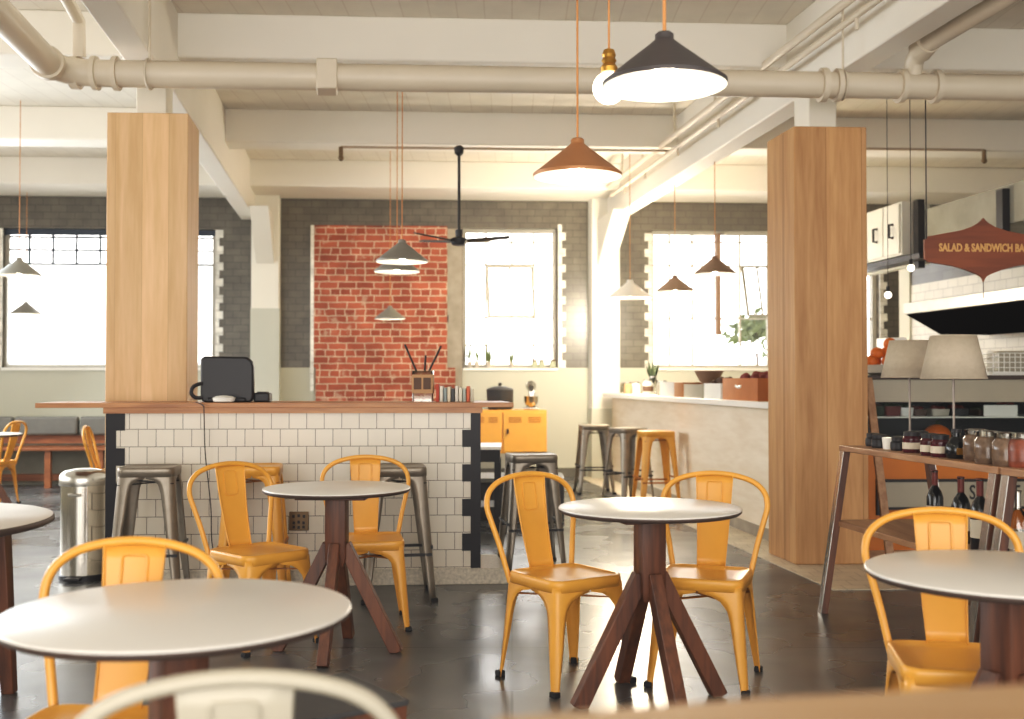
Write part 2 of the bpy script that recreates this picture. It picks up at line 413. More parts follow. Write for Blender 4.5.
# ------------------------------------------------------------------ camera, world, look
cam_d = bpy.data.cameras.new('camera'); cam = bpy.data.objects.new('camera', cam_d); COL.objects.link(cam)
cam.location = (0, 0, EYE); cam.rotation_euler = (pi / 2 + PITCH, 0, 0)
cam_d.sensor_width = 36; cam_d.lens = F / 1024 * 36; cam_d.clip_start = .05
cam_d.dof.use_dof = True; cam_d.dof.focus_distance = 5.2; cam_d.dof.aperture_fstop = 2.4
scn.camera = cam
w = bpy.data.worlds.new('world'); scn.world = w; w.use_nodes = True
wnt = w.node_tree; bgn = wnt.nodes['Background']
wtc = N(wnt, 'ShaderNodeTexCoord'); wsp = N(wnt, 'ShaderNodeSeparateXYZ'); L(wnt, wtc.outputs['Generated'], wsp.inputs[0])
wmr = N(wnt, 'ShaderNodeMapRange'); L(wnt, wsp.outputs['Y'], wmr.inputs['Value'])
wmr.inputs['From Min'].default_value = -.3; wmr.inputs['From Max'].default_value = .9; wmr.inputs['To Min'].default_value = 2.5; wmr.inputs['To Max'].default_value = 6.5
L(wnt, wmr.outputs[0], bgn.inputs['Strength']); bgn.inputs['Color'].default_value = (1.0, .98, .95, 1)
def area(name, loc, target, sx, sy, power, col):
    d = bpy.data.lights.new(name, 'AREA'); d.shape = 'RECTANGLE'; d.size = sx; d.size_y = sy; d.energy = power; d.color = col
    o = bpy.data.objects.new(name, d); COL.objects.link(o); o.location = loc
    o.rotation_euler = (V(target) - V(loc)).to_track_quat('-Z', 'Y').to_euler(); return o
area('front_ceiling_fill', (0, -2.2, 1.3), (0, 9, 4.4), 8, 2.2, 250, (1, .95, .88))  # added fill lamp behind the camera, aimed up to brighten the ceiling
area('left_ceiling_fill', (-6.1, 6, 1.6), (1, 8, 4.4), 5, 1.6, 40, (1, .96, .9))  # added fill lamp on the left side, tilted up at the ceiling
area('left_sky_fill', (-7.0, 10.3, 2.4), (-4.2, 8.5, 0), 4.5, 2.0, 260, (.86, .95, 1))  # added bluish lamp, boosts sky light on the far-left floor
def lamp(name, loc, power, col, r):
    d = bpy.data.lights.new(name, 'POINT'); d.energy = power; d.color = col; d.shadow_soft_size = r
    o = bpy.data.objects.new(name, d); COL.objects.link(o); o.location = loc; return o
lamp('pier_glow_fill', at(632, 304, 12.3), 300, (1, .87, .66), .3)  # added warm lamp, stands in for the glare around the centre pier
cmv = scn.view_settings; cmv.use_curve_mapping = True
cc = cmv.curve_mapping.curves[3]; cc.points[0].location = (0.0, 0.006)
cc.points.new(.08, .068); cc.points.new(.4, .4); cmv.curve_mapping.update()

scn.view_settings.view_transform = 'Standard'; scn.view_settings.look = 'None'; scn.view_settings.exposure = 0.0
scn.cycles.use_denoising = True
scn.cycles.sample_clamp_indirect = 6

# ------------------------------------------------------------------ the building
WB = 14.2; CEIL = 3.95; BZ = 3.62
struct('floor', MB().box(-9, 10, -3, 16.5, -.1, 0), M['floor'])
mb = MB(); mb.gbox(1.8, 7.6, 6.5, WB, 0, .006); struct('floor', mb, M['creamfloor'])
mb = MB(); mb.gbox(-6.9, 7.8, -2.5, WB + .3, CEIL, CEIL + .15); struct('ceiling', mb, M['ceil'])
# cross beams
for b0, b1 in ((8.03, 8.4), (10.85, 11.2), (13.3, WB)):
    mb = MB(); mb.gbox(-6.8, 7.6, b0, b1, BZ, CEIL); struct('trim_1', mb, M['beam'], bevel=.015)
# long beams down the room with their knee brackets and wall piers
for a, px0, px1 in ((-2.46, 251, 279), (2.24, 592, 620)):
    mb = MB(); mb.gbox(a - .1, a + .1, -2, WB, 3.34, CEIL); struct('trim_2', mb, M['beam'], bevel=.012)
    (a0, _), (a1, _) = atb(px0, 300, 13.95), atb(px1, 300, 13.95)
    mb = MB(); mb.gbox(a0, a1, 13.95, WB, 0, 3.64); struct('trim_3', mb, [M['white_paint']], bevel=.01)
    mb = MB(); mb.gbox(a0 - .006, a1 + .006, 13.944, WB, 0, 2.18 if a < 0 else .9); struct('trim_4', mb, M['dado'])
    am = (a0 + a1) / 2; hw = .11
    mb = MB(); p = []
    prof = [(13.94, 3.34), (13.94, 2.75), (13.72, 2.9), (13.05, 3.34)]
    va = mb.verts([G(am - hw, b, z) for b, z in prof]); vb = mb.verts([G(am + hw, b, z) for b, z in prof])
    mb.face(va); mb.face(vb[::-1])
    for i in range(4): mb.face([va[i], vb[i], vb[(i + 1) % 4], va[(i + 1) % 4]])
    struct('trim_5', mb, M['white_paint'])

# back wall with its windows
w1 = (atb(3, 228, WB), atb(215, 368, WB)); w2 = (atb(463, 228, WB), atb(558, 368, WB)); w3 = (atb(652, 230, WB), atb(880, 370, WB))
WZ1, WZ0 = w1[0][1], w1[1][1]
print('window z', WZ0, WZ1)
ZT = [w1[0][1], w2[0][1], w3[0][1]]
spans = [(w1[0][0], w1[1][0]), (w2[0][0], w2[1][0]), (w3[0][0], w3[1][0])]
mb = MB(); cur = -7.0
for (a0, a1), zt in zip(spans, ZT):
    mb.gbox(cur, a0, WB, WB + .3, 0, CEIL); mb.gbox(a0, a1, WB, WB + .3, 0, WZ0); mb.gbox(a0, a1, WB, WB + .3, zt, CEIL); cur = a1
mb.gbox(cur, 8, WB, WB + .3, 0, CEIL)
struct('wall_back', mb, M['wallbrick'])
mb = MB(); mb.gbox(-7.2, -6.9, 13, WB, 0, CEIL); mb.gbox(-7.2, -6.9, -2.5, 13, 3.4, CEIL); mb.gbox(-7.2, -6.9, -2.5, 4, 0, 3.4); mb.gbox(-7.2, -6.9, 4, 13, 0, .6)
struct('wall_left', mb, M['dado'])
mb = MB(); mb.gbox(7.6, 7.8, -2.5, WB, 0, CEIL); struct('wall_right', mb, M['white_paint'])
# skirting
mb = MB(); mb.gbox(-6.8, 1.9, WB - .02, WB, 0, .12); struct('baseboard_back', mb, plain('dark_skirting', '#6b675d', .5))

def quoin(name, a, s, parent, z0=WZ0, z1=WZ1):
    mb = MB(); n = int((z1 - z0 + .06) / .105)
    for k in range(n):
        wd = .05 if k % 2 else .1
        zz = z0 - .0 + k * .105
        x0, x1 = (a - wd, a) if s < 0 else (a, a + wd)
        mb.gbox(x0, x1, WB - .012, WB + .01, zz, min(zz + .1025, z1 + .06))
    return mb.build(name, M['quoin'], parent, world=True)
def window(name, a0, a1, z0, z1, vbars, hbars, mat, t=.03, quoins=(1, 1)):
    e = bpy.data.objects.new(name, None); COL.objects.link(e); e.location = G((a0 + a1) / 2, WB, z0); e['kind'] = 'structure'
    b0, b1 = WB + .1, WB + .15
    mb = MB()
    for x0, x1, q0, q1 in ((a0, a0 + .05, z0, z1), (a1 - .05, a1, z0, z1), (a0 + .05, a1 - .05, z0, z0 + .05), (a0 + .05, a1 - .05, z1 - .05, z1)):
        mb.gbox(x0, x1, b0, b1, q0, q1)
    mb.build('window_frame', mat, e, world=True)
    mb = MB()
    for a, q0, q1 in vbars: mb.gbox(a - t / 2, a + t / 2, b0 + .005, b1 - .005, q0, q1)
    for z, x0, x1 in hbars: mb.gbox(x0, x1, b0 + .008, b1 - .008, z - t / 2, z + t / 2)
    mb.build('glazing_bar', mat, e, world=True)
    mb = MB(); mb.gbox(a0 + .04, a1 - .04, WB + .123, WB + .127, z0 + .04, z1 - .04); mb.build('pane', M['clear'], e, world=True)
    mb = MB(); mb.gbox(a0 - .0, a1 + .0, WB - .03, WB + .1, z0 - .03, z0 + .004); mb.build('window_sill', M['white_gloss'], e, world=True)
    if quoins[0]: quoin('quoin', a0, -1, e, z0, z1)
    if quoins[1]: quoin('quoin', a1, 1, e, z0, z1)
    return e
def wa(px): return atb(px, 300, WB)[0]
def wz(py, px=500): return atb(px, py, WB)[1]
a0, a1 = spans[0]; st = (a1 - a0) / 9
zl = wz(263, 60)
e1 = window('window_1', a0, a1, WZ0, WZ1, [(a0 + st * i, zl, WZ1) for i in range(1, 9)], [(wz(236, 60), a0, a1), (wz(249, 60), a0, a1), (zl, a0, a1)], M['frame_dark'], .026)
for o_ in e1.children:
    if o_.name.startswith('window_frame'): o_.data.materials[0] = M['frame_pale']
mb = MB(); mb.gbox(a0, a1, WB + .07, WB + .1, WZ1 - .075, WZ1); mb.build('window_head', M['frame_dark'], e1, world=True)
mb = MB(); mb.gbox(a0 + .04, a1 - .04, WB + .06, WB + .063, WZ0 + .005, zl - .02); mb.build('roller_blind', M['blind'], e1, world=True)
a0, a1 = spans[1]
e2 = window('window_2', a0, a1, WZ0, ZT[1], [(wa(487), WZ0, ZT[1]), (wa(513), wz(264), ZT[1]), (wa(535), WZ0, ZT[1])], [(wz(241), a0, a1), (wz(264), a0, a1), (wz(317), a0, a1), (wz(290), wa(535), a1), (wz(345), a0, a1)], M['frame_pale'], .022, (0, 1))
a0, a1 = spans[2]
e3 = window('window_3', a0, a1, WZ0, ZT[2], [(wa(p), WZ0, ZT[2]) for p in (672, 695, 743, 771, 800, 830, 858)], [(wz(241, 700), a0, a1), (wz(265, 700), a0, a1), (wz(318, 700), a0, a1)], M['frame_pale'], .022, (1, 1))
mb = MB(); mb.gbox(wa(717), wa(721.5), WB + .02, WB + .1, wz(335, 720), WZ1); mb.build('blind_pole', M['brown_shade'], e3, world=True)
# tilted opening lights
def hopper(e, x0, x1, y0, y1, mat):
    mb = MB(); A0, A1 = wa(x0), wa(x1); Z0, Z1 = wz(y1, x0), wz(y0, x0)
    pts = [(A0, WB + .1, Z1), (A1, WB + .1, Z1), (A1, WB - .12, Z0), (A0, WB - .12, Z0)]
    for i in range(4):
        mb.bar(G(*pts[i]), G(*pts[(i + 1) % 4]), .035, .03)
    m1 = [G((A0 + A1) / 2, WB + .1, Z1), G((A0 + A1) / 2, WB - .12, Z0)]
    mb.bar(m1[0], m1[1], .025, .02)
    mb.build('opening_light', mat, e, world=True)
hopper(e2, 488, 533, 266, 317, plain('grey_window_frame', '#b9b3a5', .5))
hopper(e3, 745, 774, 266, 316, plain('grey_window_frame', '#8f8a7e', .5))

# brick patch and raw plaster edge
zb = wz(226, 380); zm = 1.43; zs = .3
mb = MB(); mb.gbox(wa(314), wa(447), WB - .03, WB, zm, zb); mb.gbox(wa(316), wa(455), WB - .045, WB, .12, zm); o = struct('trim_6', mb, M['redbrick'])
mb = MB()
random.seed(3); zz = zm
rows_l = []; 
pa = wa(447); pb = wa(463)
z = zm - .35
while z < zb - .05:
    j = random.uniform(-.05, .05); mb.gbox(pa - .03 + j, pb - .01, WB - .02, WB, z, z + .095); z += .094
struct('trim_7', mb, M['plaster'])
mb = MB(); mb.gbox(wa(310.5), wa(314), WB - .035, WB, zm - .3, zb); struct('trim_8', mb, M['quoin'])

# outdoors, seen through the glass
g0 = G(atb(757, 325, WB + 2.5)[0], WB + 2.5)
tree = thing('garden_shrub', 'pale green bush outside the far right window, seen below its opened pane', 'shrub', (g0.x, g0.y, 0))
mb = MB(); random.seed(11)
for k in range(300):
    c = V((random.gauss(0, .2), random.gauss(0, .2), 2.05 + random.gauss(0, .12))); n = V((random.uniform(-1, 1), random.uniform(-1, 1), random.uniform(-.3, 1))).normalized()
    u = n.orthogonal().normalized() * .09; v_ = n.cross(u)
    vs = mb.verts([c - u, c + v_ * .5, c + u, c - v_ * .5]); mb.face(vs)
mb.build('foliage', M['frond'], tree, normals=False)
mb = MB(); mb.tube([(0, 0, 0), (.03, 0, .8), (0, .02, 1.7)], [.05, .04, .02], 7); mb.build('trunk', M['brown_item'], tree)

# ------------------------------------------------------------------ columns
def column(a0, a1, b0, ztop, label, mat, z0=0.0):
    base = G((a0 + a1) / 2, b0 + .25)
    t = thing('column', label, 'column', (base.x, base.y, z0))
    mb = MB(); mb.gbox(a0, a1, b0, b0 + .5, z0, ztop); mb.build('wood_cladding', mat, t, world=True, bevel=.006)
    mb = MB(); am = (a0 + a1) / 2; mb.gbox(am - .1, am + .1, b0 + .12, b0 + .38, ztop, 3.335)
    mb.build('concrete_neck', M['white_paint'], t, world=True, bevel=.008)
    return t
cl0 = at(105, 300, 7.2).x + KD * (7.37 - B0); cl1 = at(187, 300, 7.24).x + KD * (7.37 - B0)
column(cl0, cl1, 7.37, 3.05, 'pale pine clad square column behind the left end of the tiled bar', M['pine'])
column(1.925, 2.435, 7.37, 3.02, 'warm pine clad square column standing on the cream floor at right', M['pine2'], .006)

# ------------------------------------------------------------------ pipes
def gtube(pts, r, n=14): return MB().tube([G(*p) for p in pts], r, n)
PB = 6.85; PZ = 3.163
aL = at(62, 74, 6.75).x + KD * (PB - B0); 
t = thing('drain_pipe', 'thick cream painted pipe crossing the whole ceiling with a bend at its left end', 'pipe', G(aL, PB, PZ))
arc = [(aL + .22 * (1 - sin(k * pi / 12)), PB - .22 * (1 - cos(k * pi / 12)), PZ) for k in range(7)]
gtube([(4.7, PB, PZ)] + arc + [(aL, PB - .5, PZ), (aL + .0, -1.5, PZ)], .083, 18).build('pipe_run', M['pipe'], t, world=True)
for px, w_, rr in ((78, .05, .1), (98, .03, .105), (119, .03, .105), (820, .04, .108), (834, .03, .105), (897, .035, .108), (931, .035, .108)):
    a = at(px, 80, 6.9 + .0004 * (px - 500)).x + KD * (PB - B0)
    gtube([(a - w_ / 2, PB, PZ), (a + w_ / 2, PB, PZ)], rr, 18).build('collar', M['pipe'], t, world=True)
a = at(329, 76, 6.85).x + KD * (PB - B0)
mb = MB(); mb.gbox(a - .065, a + .065, PB - .095, PB + .095, PZ - .095, PZ + .095); mb.build('sleeve', M['pipe'], t, world=True, bevel=.01)
gtube([(aL, PB - .24, PZ), (aL, PB - .18, PZ)], .1, 18).build('collar', M['pipe'], t, world=True)
def hanger(a, z_top, lab):
    h = G(a, PB, PZ); hh = thing('pipe_hanger', lab, 'bracket', (h.x, h.y, PZ), 0, 'rods holding up the thick pipe')
    mb = MB(); mb.tube([(0, 0, .09), (0, 0, z_top - PZ)], .008, 8); mb.build('rod', M['pipe'], hh)
    mb = MB(); mb.tube([(0, .092 * cos(k * pi / 12), .092 * sin(k * pi / 12)) for k in range(24)], .007, 6, closed=True); mb.build('strap', M['pipe'], hh)
    mb = MB(); mb.box(-.05, .05, -.03, .03, z_top - PZ - .03, z_top - PZ); mb.tube([(-.05, 0, z_top - PZ - .06), (.05, 0, z_top - PZ - .06)], .012, 8); mb.build('clamp', M['pipe'], hh)
hanger(at(153, 80, 6.8).x - .085, 3.94, 'thin rod and strap holding the thick pipe beside the left ceiling beam')
hanger(at(843, 85, 6.95).x - .085, 3.94, 'thin rod and strap holding the thick pipe beside the right ceiling beam')
# branch at right, running back toward the camera
ab = at(912, 80, 7.0).x + KD * (PB - B0)
t = thing('branch_pipe', 'cream branch pipe rising from the thick pipe toward the upper right corner', 'pipe', G(ab, PB, PZ + .08))
gtube([(ab, PB, PZ + .08), (ab, PB - .03, PZ + .16), (ab, PB - .14, PZ + .22), (ab + .02, PB - .5, PZ + .235), (ab + .05, 2, PZ + .26)], .06, 14).build('pipe_run', M['pipe'], t, world=True)
gtube([(ab, PB - .1, PZ + .2), (ab, PB - .2, PZ + .228)], .078, 14).build('collar', M['pipe'], t, world=True)
gtube([(ab + .04, 5.6, PZ + .247), (ab + .04, 5.5, PZ + .248)], .072, 14).build('collar', M['pipe'], t, world=True)
# small pipes along the right beam
for z, off, r, lab in ((3.64, .16, .03, 'upper thin cream pipe running along the right ceiling beam'), (3.53, .13, .022, 'lower thin cream pipe running along the right ceiling beam')):
    a = 2.24 - .1 - off
    t = thing('conduit_pipe', lab, 'pipe', G(a, 7, z)); gtube([(a, 1.5, z), (a, 13.2, z)], r, 10).build('pipe_run', M['pipe'], t, world=True)
    for b in (5.6, 6.6, 9.2, 10.4, 11.6, 12.5):
        MB().tube([G(a, b, z), G(a, b, z - .09 if r < .025 else z + .31)], .012, 6).build('bracket', M['pipe'], t, world=True)
t = thing('conduit_pipe', 'short cream pipe left of the left ceiling beam running into the thick pipe', 'pipe', G(-2.78, 5, 3.55))
gtube([(-2.78, 1.5, 3.55), (-2.78, 6.6, 3.55), (-2.76, PB - .02, 3.48), (-2.76, PB, 3.26)], .04, 10).build('pipe_run', M['pipe'], t, world=True)
gtube([(-2.78, 6.25, 3.55), (-2.78, 6.35, 3.55)], .052, 10).build('collar', M['pipe'], t, world=True)
def beam_conduit(px0, px1, lab):
    b = 10.78; A0 = atb(px0, 148, b); A1 = atb(px1, 150, b); z = (A0[1] + A1[1]) / 2
    t = thing('conduit_pipe', lab, 'pipe', G(A0[0], b, z))
    gtube([(A0[0], b, z), (A1[0], b, z)], .013, 8).build('pipe_run', M['conduit'], t, world=True)
    mb = MB(); mb.tube([G(A0[0], b, z), G(A0[0], b, z - .1)], .022, 8); mb.ball(G(A0[0], b, z - .11), .03, 10, 6)
    mb.build('sprinkler_head', M['bronze'], t, world=True)
beam_conduit(341, 672, 'thin sprinkler pipe under the middle of the rear ceiling beam')
beam_conduit(984, 800, 'thin sprinkler pipe under the rear ceiling beam right of the pine column')

# ------------------------------------------------------------------ tiled bar
cb0 = 6.83
al0 = at(106, 500, 6.69).x + KD * (cb0 - B0); al1 = at(480, 500, 6.82).x + KD * (cb0 - B0)
bc = G((al0 + al1) / 2, cb0 + .25)
bar = thing('tiled_bar', 'cream tiled bar counter with black stepped corner tiles and an oak top', 'counter', (bc.x, bc.y, 0))
mb = MB(); mb.gbox(al0, al1, cb0, cb0 + .5, .1, 1.065); mb.build('tiled_front', M['tile'], bar, world=True)
mb = MB(); mb.gbox(al0 - .01, al1 + .17, cb0 - .015, cb0 + .52, 0, .1); mb.build('plinth', M['terrazzo'], bar, world=True, bevel=.004)
def teeth(a, s, n0):
    mb = MB(); z = .1; k = n0
    while z < 1.06:
        wd = .115 if k % 2 else .062
        z1 = min(z + .1075, 1.064)
        if s > 0: mb.gbox(a, a + wd, cb0 - .004, cb0 + .05, z, z1)
        else: mb.gbox(a - wd, a, cb0 - .004, cb0 + .505, z, z1)
        z += .1075; k += 1
    return mb
teeth(al0, 1, 1).build('corner_tiles', M['black_tile'], bar, world=True)
teeth(al1 + .004, -1, 0).build('corner_tiles', M['black_tile'], bar, world=True)
sl = at(38, 405, 6.68).x + KD * (cb0 - B0); sr = at(513, 404, 6.83).x + KD * (cb0 - B0)
mb = MB(); mb.gbox(sl, sr, cb0 - .03, cb0 + .53, 1.1, 1.13); mb.build('oak_top', M['oak'], bar, world=True, bevel=.003)
mb = MB(); mb.gbox(al0 - .012, al1 + .012, cb0 - .025, cb0 + .5, 1.065, 1.1); mb.build('oak_apron', M['oak'], bar, world=True)
TZ = 1.13
def on_bar(px, b=6.98, py=400): 
    A = atb(px, py, b)[0]; return G(A, b)
# socket
s = G(atb(299, 521, cb0)[0], cb0 - .006, atb(299, 521, cb0)[1])
t = thing('wall_socket', 'bronze socket plate with punched holes on the tiled bar front', 'socket', s)
mb = MB(); mb.box(-.06, .06, -.006, .004, -.058, .058); mb.build('plate', M['bronze'], t, bevel=.003)
mb = MB()
for x, z in ((-.032, .03), (.0, .034), (.032, .03), (-.03, -.01), (.03, -.01), (0, -.005), (-.03, -.035), (.03, -.035), (0, -.038)): mb.box(x - .008, x + .008, -.009, -.0055, z - .009, z + .009)
mb.build('socket_holes', M['black'], t)
# till
p = on_bar(228, 7.0)
t = thing('cash_register', 'black point of sale screen seen from behind on the oak bar top', 'till', (p.x, p.y, TZ), R(3))
mb = MB(); o_ = [(-.165, .03), (-.165, .275), (-.14, .29), (.12, .285), (.155, .26), (.165, .22), (.165, .03), (.15, .0), (-.15, .0)]
mb.prism(o_, -.04, .02); mb.build('screen_housing', M['black'], t, bevel=.012)
mb = MB(); mb.box(-.12, .12, -.06, .1, 0, .03); mb.box(-.05, .05, -.02, .05, .02, .12); mb.build('stand', M['black'], t, bevel=.01)
mb = MB(); mb.tube(spline([(-.15, -.05, .12), (-.2, -.06, .1), (-.215, -.06, .06), (-.19, -.06, .03), (-.15, -.05, .03)], 5), .012, 8); mb.build('handset', M['black'], t)
p = on_bar(263, 7.05); t = thing('card_reader', 'small black card reader beside the till on the oak bar', 'card reader', (p.x, p.y, TZ))
mb = MB(); mb.box(-.05, .05, -.05, .05, 0, .06); mb.build('body', M['black'], t, bevel=.01); mb = MB(); mb.box(-.03, .03, -.03, .03, .058, .066); mb.build('keypad', M['charcoal'], t)
p = on_bar(224, 6.86); t = tag(MB().lathe([(.03, 0), (.065, .008), (.07, .03), (.05, .04), (.01, .045)], (p.x, p.y, TZ), 18).build('saucer', M['white_gloss']), 'small white dish in front of the till on the oak bar', 'dish')
pts = [at(196, 402, 6.72), at(203, 405.5, 6.63), at(204, 412, 6.61), at(205, 450, 6.62), at(208, 480, 6.63), at(211, 510, 6.64), at(212, 543, 6.66), at(219, 575, 6.64)]
tag(MB().tube(spline(pts, 5), .0035, 6).build('power_cable', M['cord_dark']), 'thin black cable hanging down the front of the tiled bar', 'cable')
# straw box, books
p = on_bar(423, 7.08); t = thing('utensil_holder', 'glass holder with a kraft paper wrap on the bar in front of the brick', 'holder', (p.x, p.y, TZ))
mb = MB(); mb.rings([[(x * 1, y, z) for x, y in rrect(.065, .05, .012)] for z in (0, .2)], True, False); mb.build('glass_body', M['jarglass'], t, solid=.004)
mb = MB(); mb.rings([[(x, y, z) for x, y in rrect(.069, .054, .012)] for z in (.055, .175)], False, False); mb.build('kraft_wrap', M['kraft'], t)
mb = MB(); mb.box(-.055, -.006, -.057, -.0535, .08, .155); mb.box(.006, .055, -.057, -.0535, .08, .155); mb.build('printed_ovals', M['brown_item'], t, bevel=.02)
for i, (x, tx, tz) in enumerate(((-.04, -.12, .37), (.01, .015, .3), (.035, .115, .36))):
    q = bpy.data.objects
    o = MB().tube([(p.x + x, p.y, TZ + .19), (p.x + tx, p.y + .02, TZ + tz)], .007, 6).build('stirrer', M['dark_metal'])
    tag(o, ['dark stirring stick leaning left from the glass holder', 'short dark stirring stick upright in the glass holder', 'dark stirring stick leaning right from the glass holder'][i], 'stick', 'sticks in the glass holder')
cols = [('#b9462f', 'red'), ('#e0d9cb', 'white'), ('#8f9a9a', 'grey blue'), ('#dccfb6', 'cream'), ('#4a4a4c', 'charcoal'), ('#d8d2c6', 'pale grey'), ('#e2dac8', 'ivory'), ('#a9b0a8', 'sage'), ('#cf6a4a', 'coral'), ('#c9c0ac', 'beige')]
x = 436.5; hs = [.115, .1, .09, .095, .085, .1, .09, .085, .1, .08]
for i, (c, nm) in enumerate(cols):
    p = on_bar(x, 7.1); p2 = on_bar(x + 3.4, 7.1); wd = (p2.x - p.x) * .92
    t = thing('recipe_book', f'{nm} spined book, ' + ['first', 'second', 'third', 'fourth', 'fifth', 'sixth', 'seventh', 'eighth', 'ninth', 'last'][i] + ' from the left in the row on the bar', 'book', (p.x + wd / 2, p.y, TZ), 0, 'row of books on the oak bar')
    MB().box(-wd / 2, wd / 2, -.06, .06, 0, hs[i]).build('cover', plain('book_' + nm.replace(' ', '_'), c, .6), t, bevel=.002)
    MB().box(-wd / 2 + .003, wd / 2 - .003, -.055, .062, .003, hs[i] + .001).build('pages', M['label'], t)
    x += 3.8

# ------------------------------------------------------------------ chairs, stools, tables
def leg_surface(sx, sy, top, foot, H, prof, rmax=.02):
    mb = MB(); rows = []
    for z, wd in prof:
        k = z / H
        cx = foot + (top - foot) * k; c = V((sx * cx, sy * cx, z)); wd = min(wd, cx)
        r = min(rmax, wd * .6)
        rows.append([c + V((-sx * wd, 0, 0)), c + V((-sx * (wd * .5 + r * .5), sy * .003, 0)), c + V((-sx * r, 0, 0)), c + V((-sx * r * .3, -sy * r * .3, 0)), c + V((0, -sy * r, 0)), c + V((sx * .003, -sy * (wd * .5 + r * .5), 0)), c + V((0, -sy * wd, 0))])
    return mb.grid(rows)
def make_chair(name, label, mat, under):
    t = thing(name, label, 'chair')
    hs = .183; lo = lambda s, z, r=.055: [(x * s, y * s, z) for x, y in rrect(hs, hs, r)]
    mb = MB(); mb.rings([lo(1.0, .405), lo(1.0, .44), lo(.99, .449), lo(.965, .452), lo(.93, .451), lo(.9, .446), lo(.6, .443), lo(.2, .442)], False, True)
    mb.build('seat', mat, t, solid=.003, sharp=1.0)
    P = [(.0, .026), (.02, .026), (.10, .034), (.2, .044), (.28, .05), (.33, .06), (.365, .085), (.385, .12), (.397, .175), (.425, .176)]
    for sx in (-1, 1):
        for sy in (-1, 1):
            o = leg_surface(sx, sy, .176, .207, .44, P).build('leg', mat, t, solid=.005, off=-1, sharp=1.2)
            f = MB(); c = (sx * .199, sy * .199); f.box(c[0] - .017, c[0] + .017, c[1] - .017, c[1] + .017, 0, .022); f.build('foot', M['rubber'], o, bevel=.004)
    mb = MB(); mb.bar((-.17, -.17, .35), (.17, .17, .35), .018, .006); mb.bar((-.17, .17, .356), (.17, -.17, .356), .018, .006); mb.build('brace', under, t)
    half = [(.165, -.172, .40), (.176, -.185, .455), (.198, -.208, .56), (.222, -.232, .655), (.234, -.248, .715), (.22, -.262, .772), (.172, -.271, .816), (.095, -.276, .841)]
    pts = [(-x, y, z) for x, y, z in half] + [(0, -.278, .85)] + half[::-1]
    mb = MB(); mb.tube(spline(pts, 5), .0125, 10); mb.build('back_frame', mat, t, sharp=1.2)
    mb = MB(); rows = []
    for k in range(11):
        u = k / 10; z = .443 + .40 * u; y = -.172 - .103 * u - .012 * sin(pi * u); hw = .06 + .022 * u
        rows.append([(-hw, y + .012, z), (-hw * .985, y + .002, z), (-hw * .5, y - .003, z), (0, y - .004, z), (hw * .5, y - .003, z), (hw * .985, y + .002, z), (hw, y + .012, z)])
    mb.grid(rows); 
    def yb(z): u = (z - .443) / .4; return -.172 - .103 * u - .012 * sin(pi * u)
    o = mb.build('backrest', mat, t, solid=.004, sharp=1.2)
    mb = MB(); pts = []
    for x_, z_ in rrect(.034, .06, .012, 4): pts.append((x_, yb(.755 + z_) + .001, .755 + z_))
    mb.tube(pts, .0035, 6, closed=True); pts = [(x_, y_ - .008, z_) for x_, y_, z_ in pts]; mb.tube(pts, .0035, 6, closed=True); mb.build('embossing', mat, o)
    return t
CH = make_chair('metal_chair', 'x', M['yellow'], M['yellow_dark'])
def face(deg): return R(deg - 90)
spots = [
    ((.225, 4.66), -56, 'yellow metal chair left of the central round table, turned to the right'),
    ((.82, 4.66), -110, 'yellow metal chair right of the central round table, facing forward'),
    ((-1.225, 5.3), -44, 'yellow metal chair left of the round table by the tiled bar'),
    ((-.755, 5.70), -80, 'yellow metal chair right of the round table by the tiled bar'),
    ((1.325, 3.25), -101, 'yellow metal chair behind the round table at the right edge'),
    ((-1.0, 2.58), -94, 'yellow metal chair behind the large blurred table at front left'),
    ((at(-10, 480, 11.05).x, 11.05), 178, 'yellow metal chair at the far left edge beside the small table by the bench'),
    ((at(118, 480, 9.9).x, 9.9), 12, 'yellow metal chair in the distance peeking out left of the bar'),
]
for i, ((x, y), d, lab) in enumerate(spots):
    if i == 0:
        c = CH; c.location = (x, y, 0); c.rotation_euler = (0, 0, face(d)); c['label'] = lab; c['group'] = 'yellow metal chairs'
    else: dup(CH, (x, y, 0), face(d), lab, 'yellow metal chairs')
cr = make_chair('metal_chair', 'cream metal chair seen from behind, closest to the camera at bottom left', M['cream_metal'], M['gun'])
cr.location = (-.435, 1.82, 0); cr.rotation_euler = (0, 0, face(99))

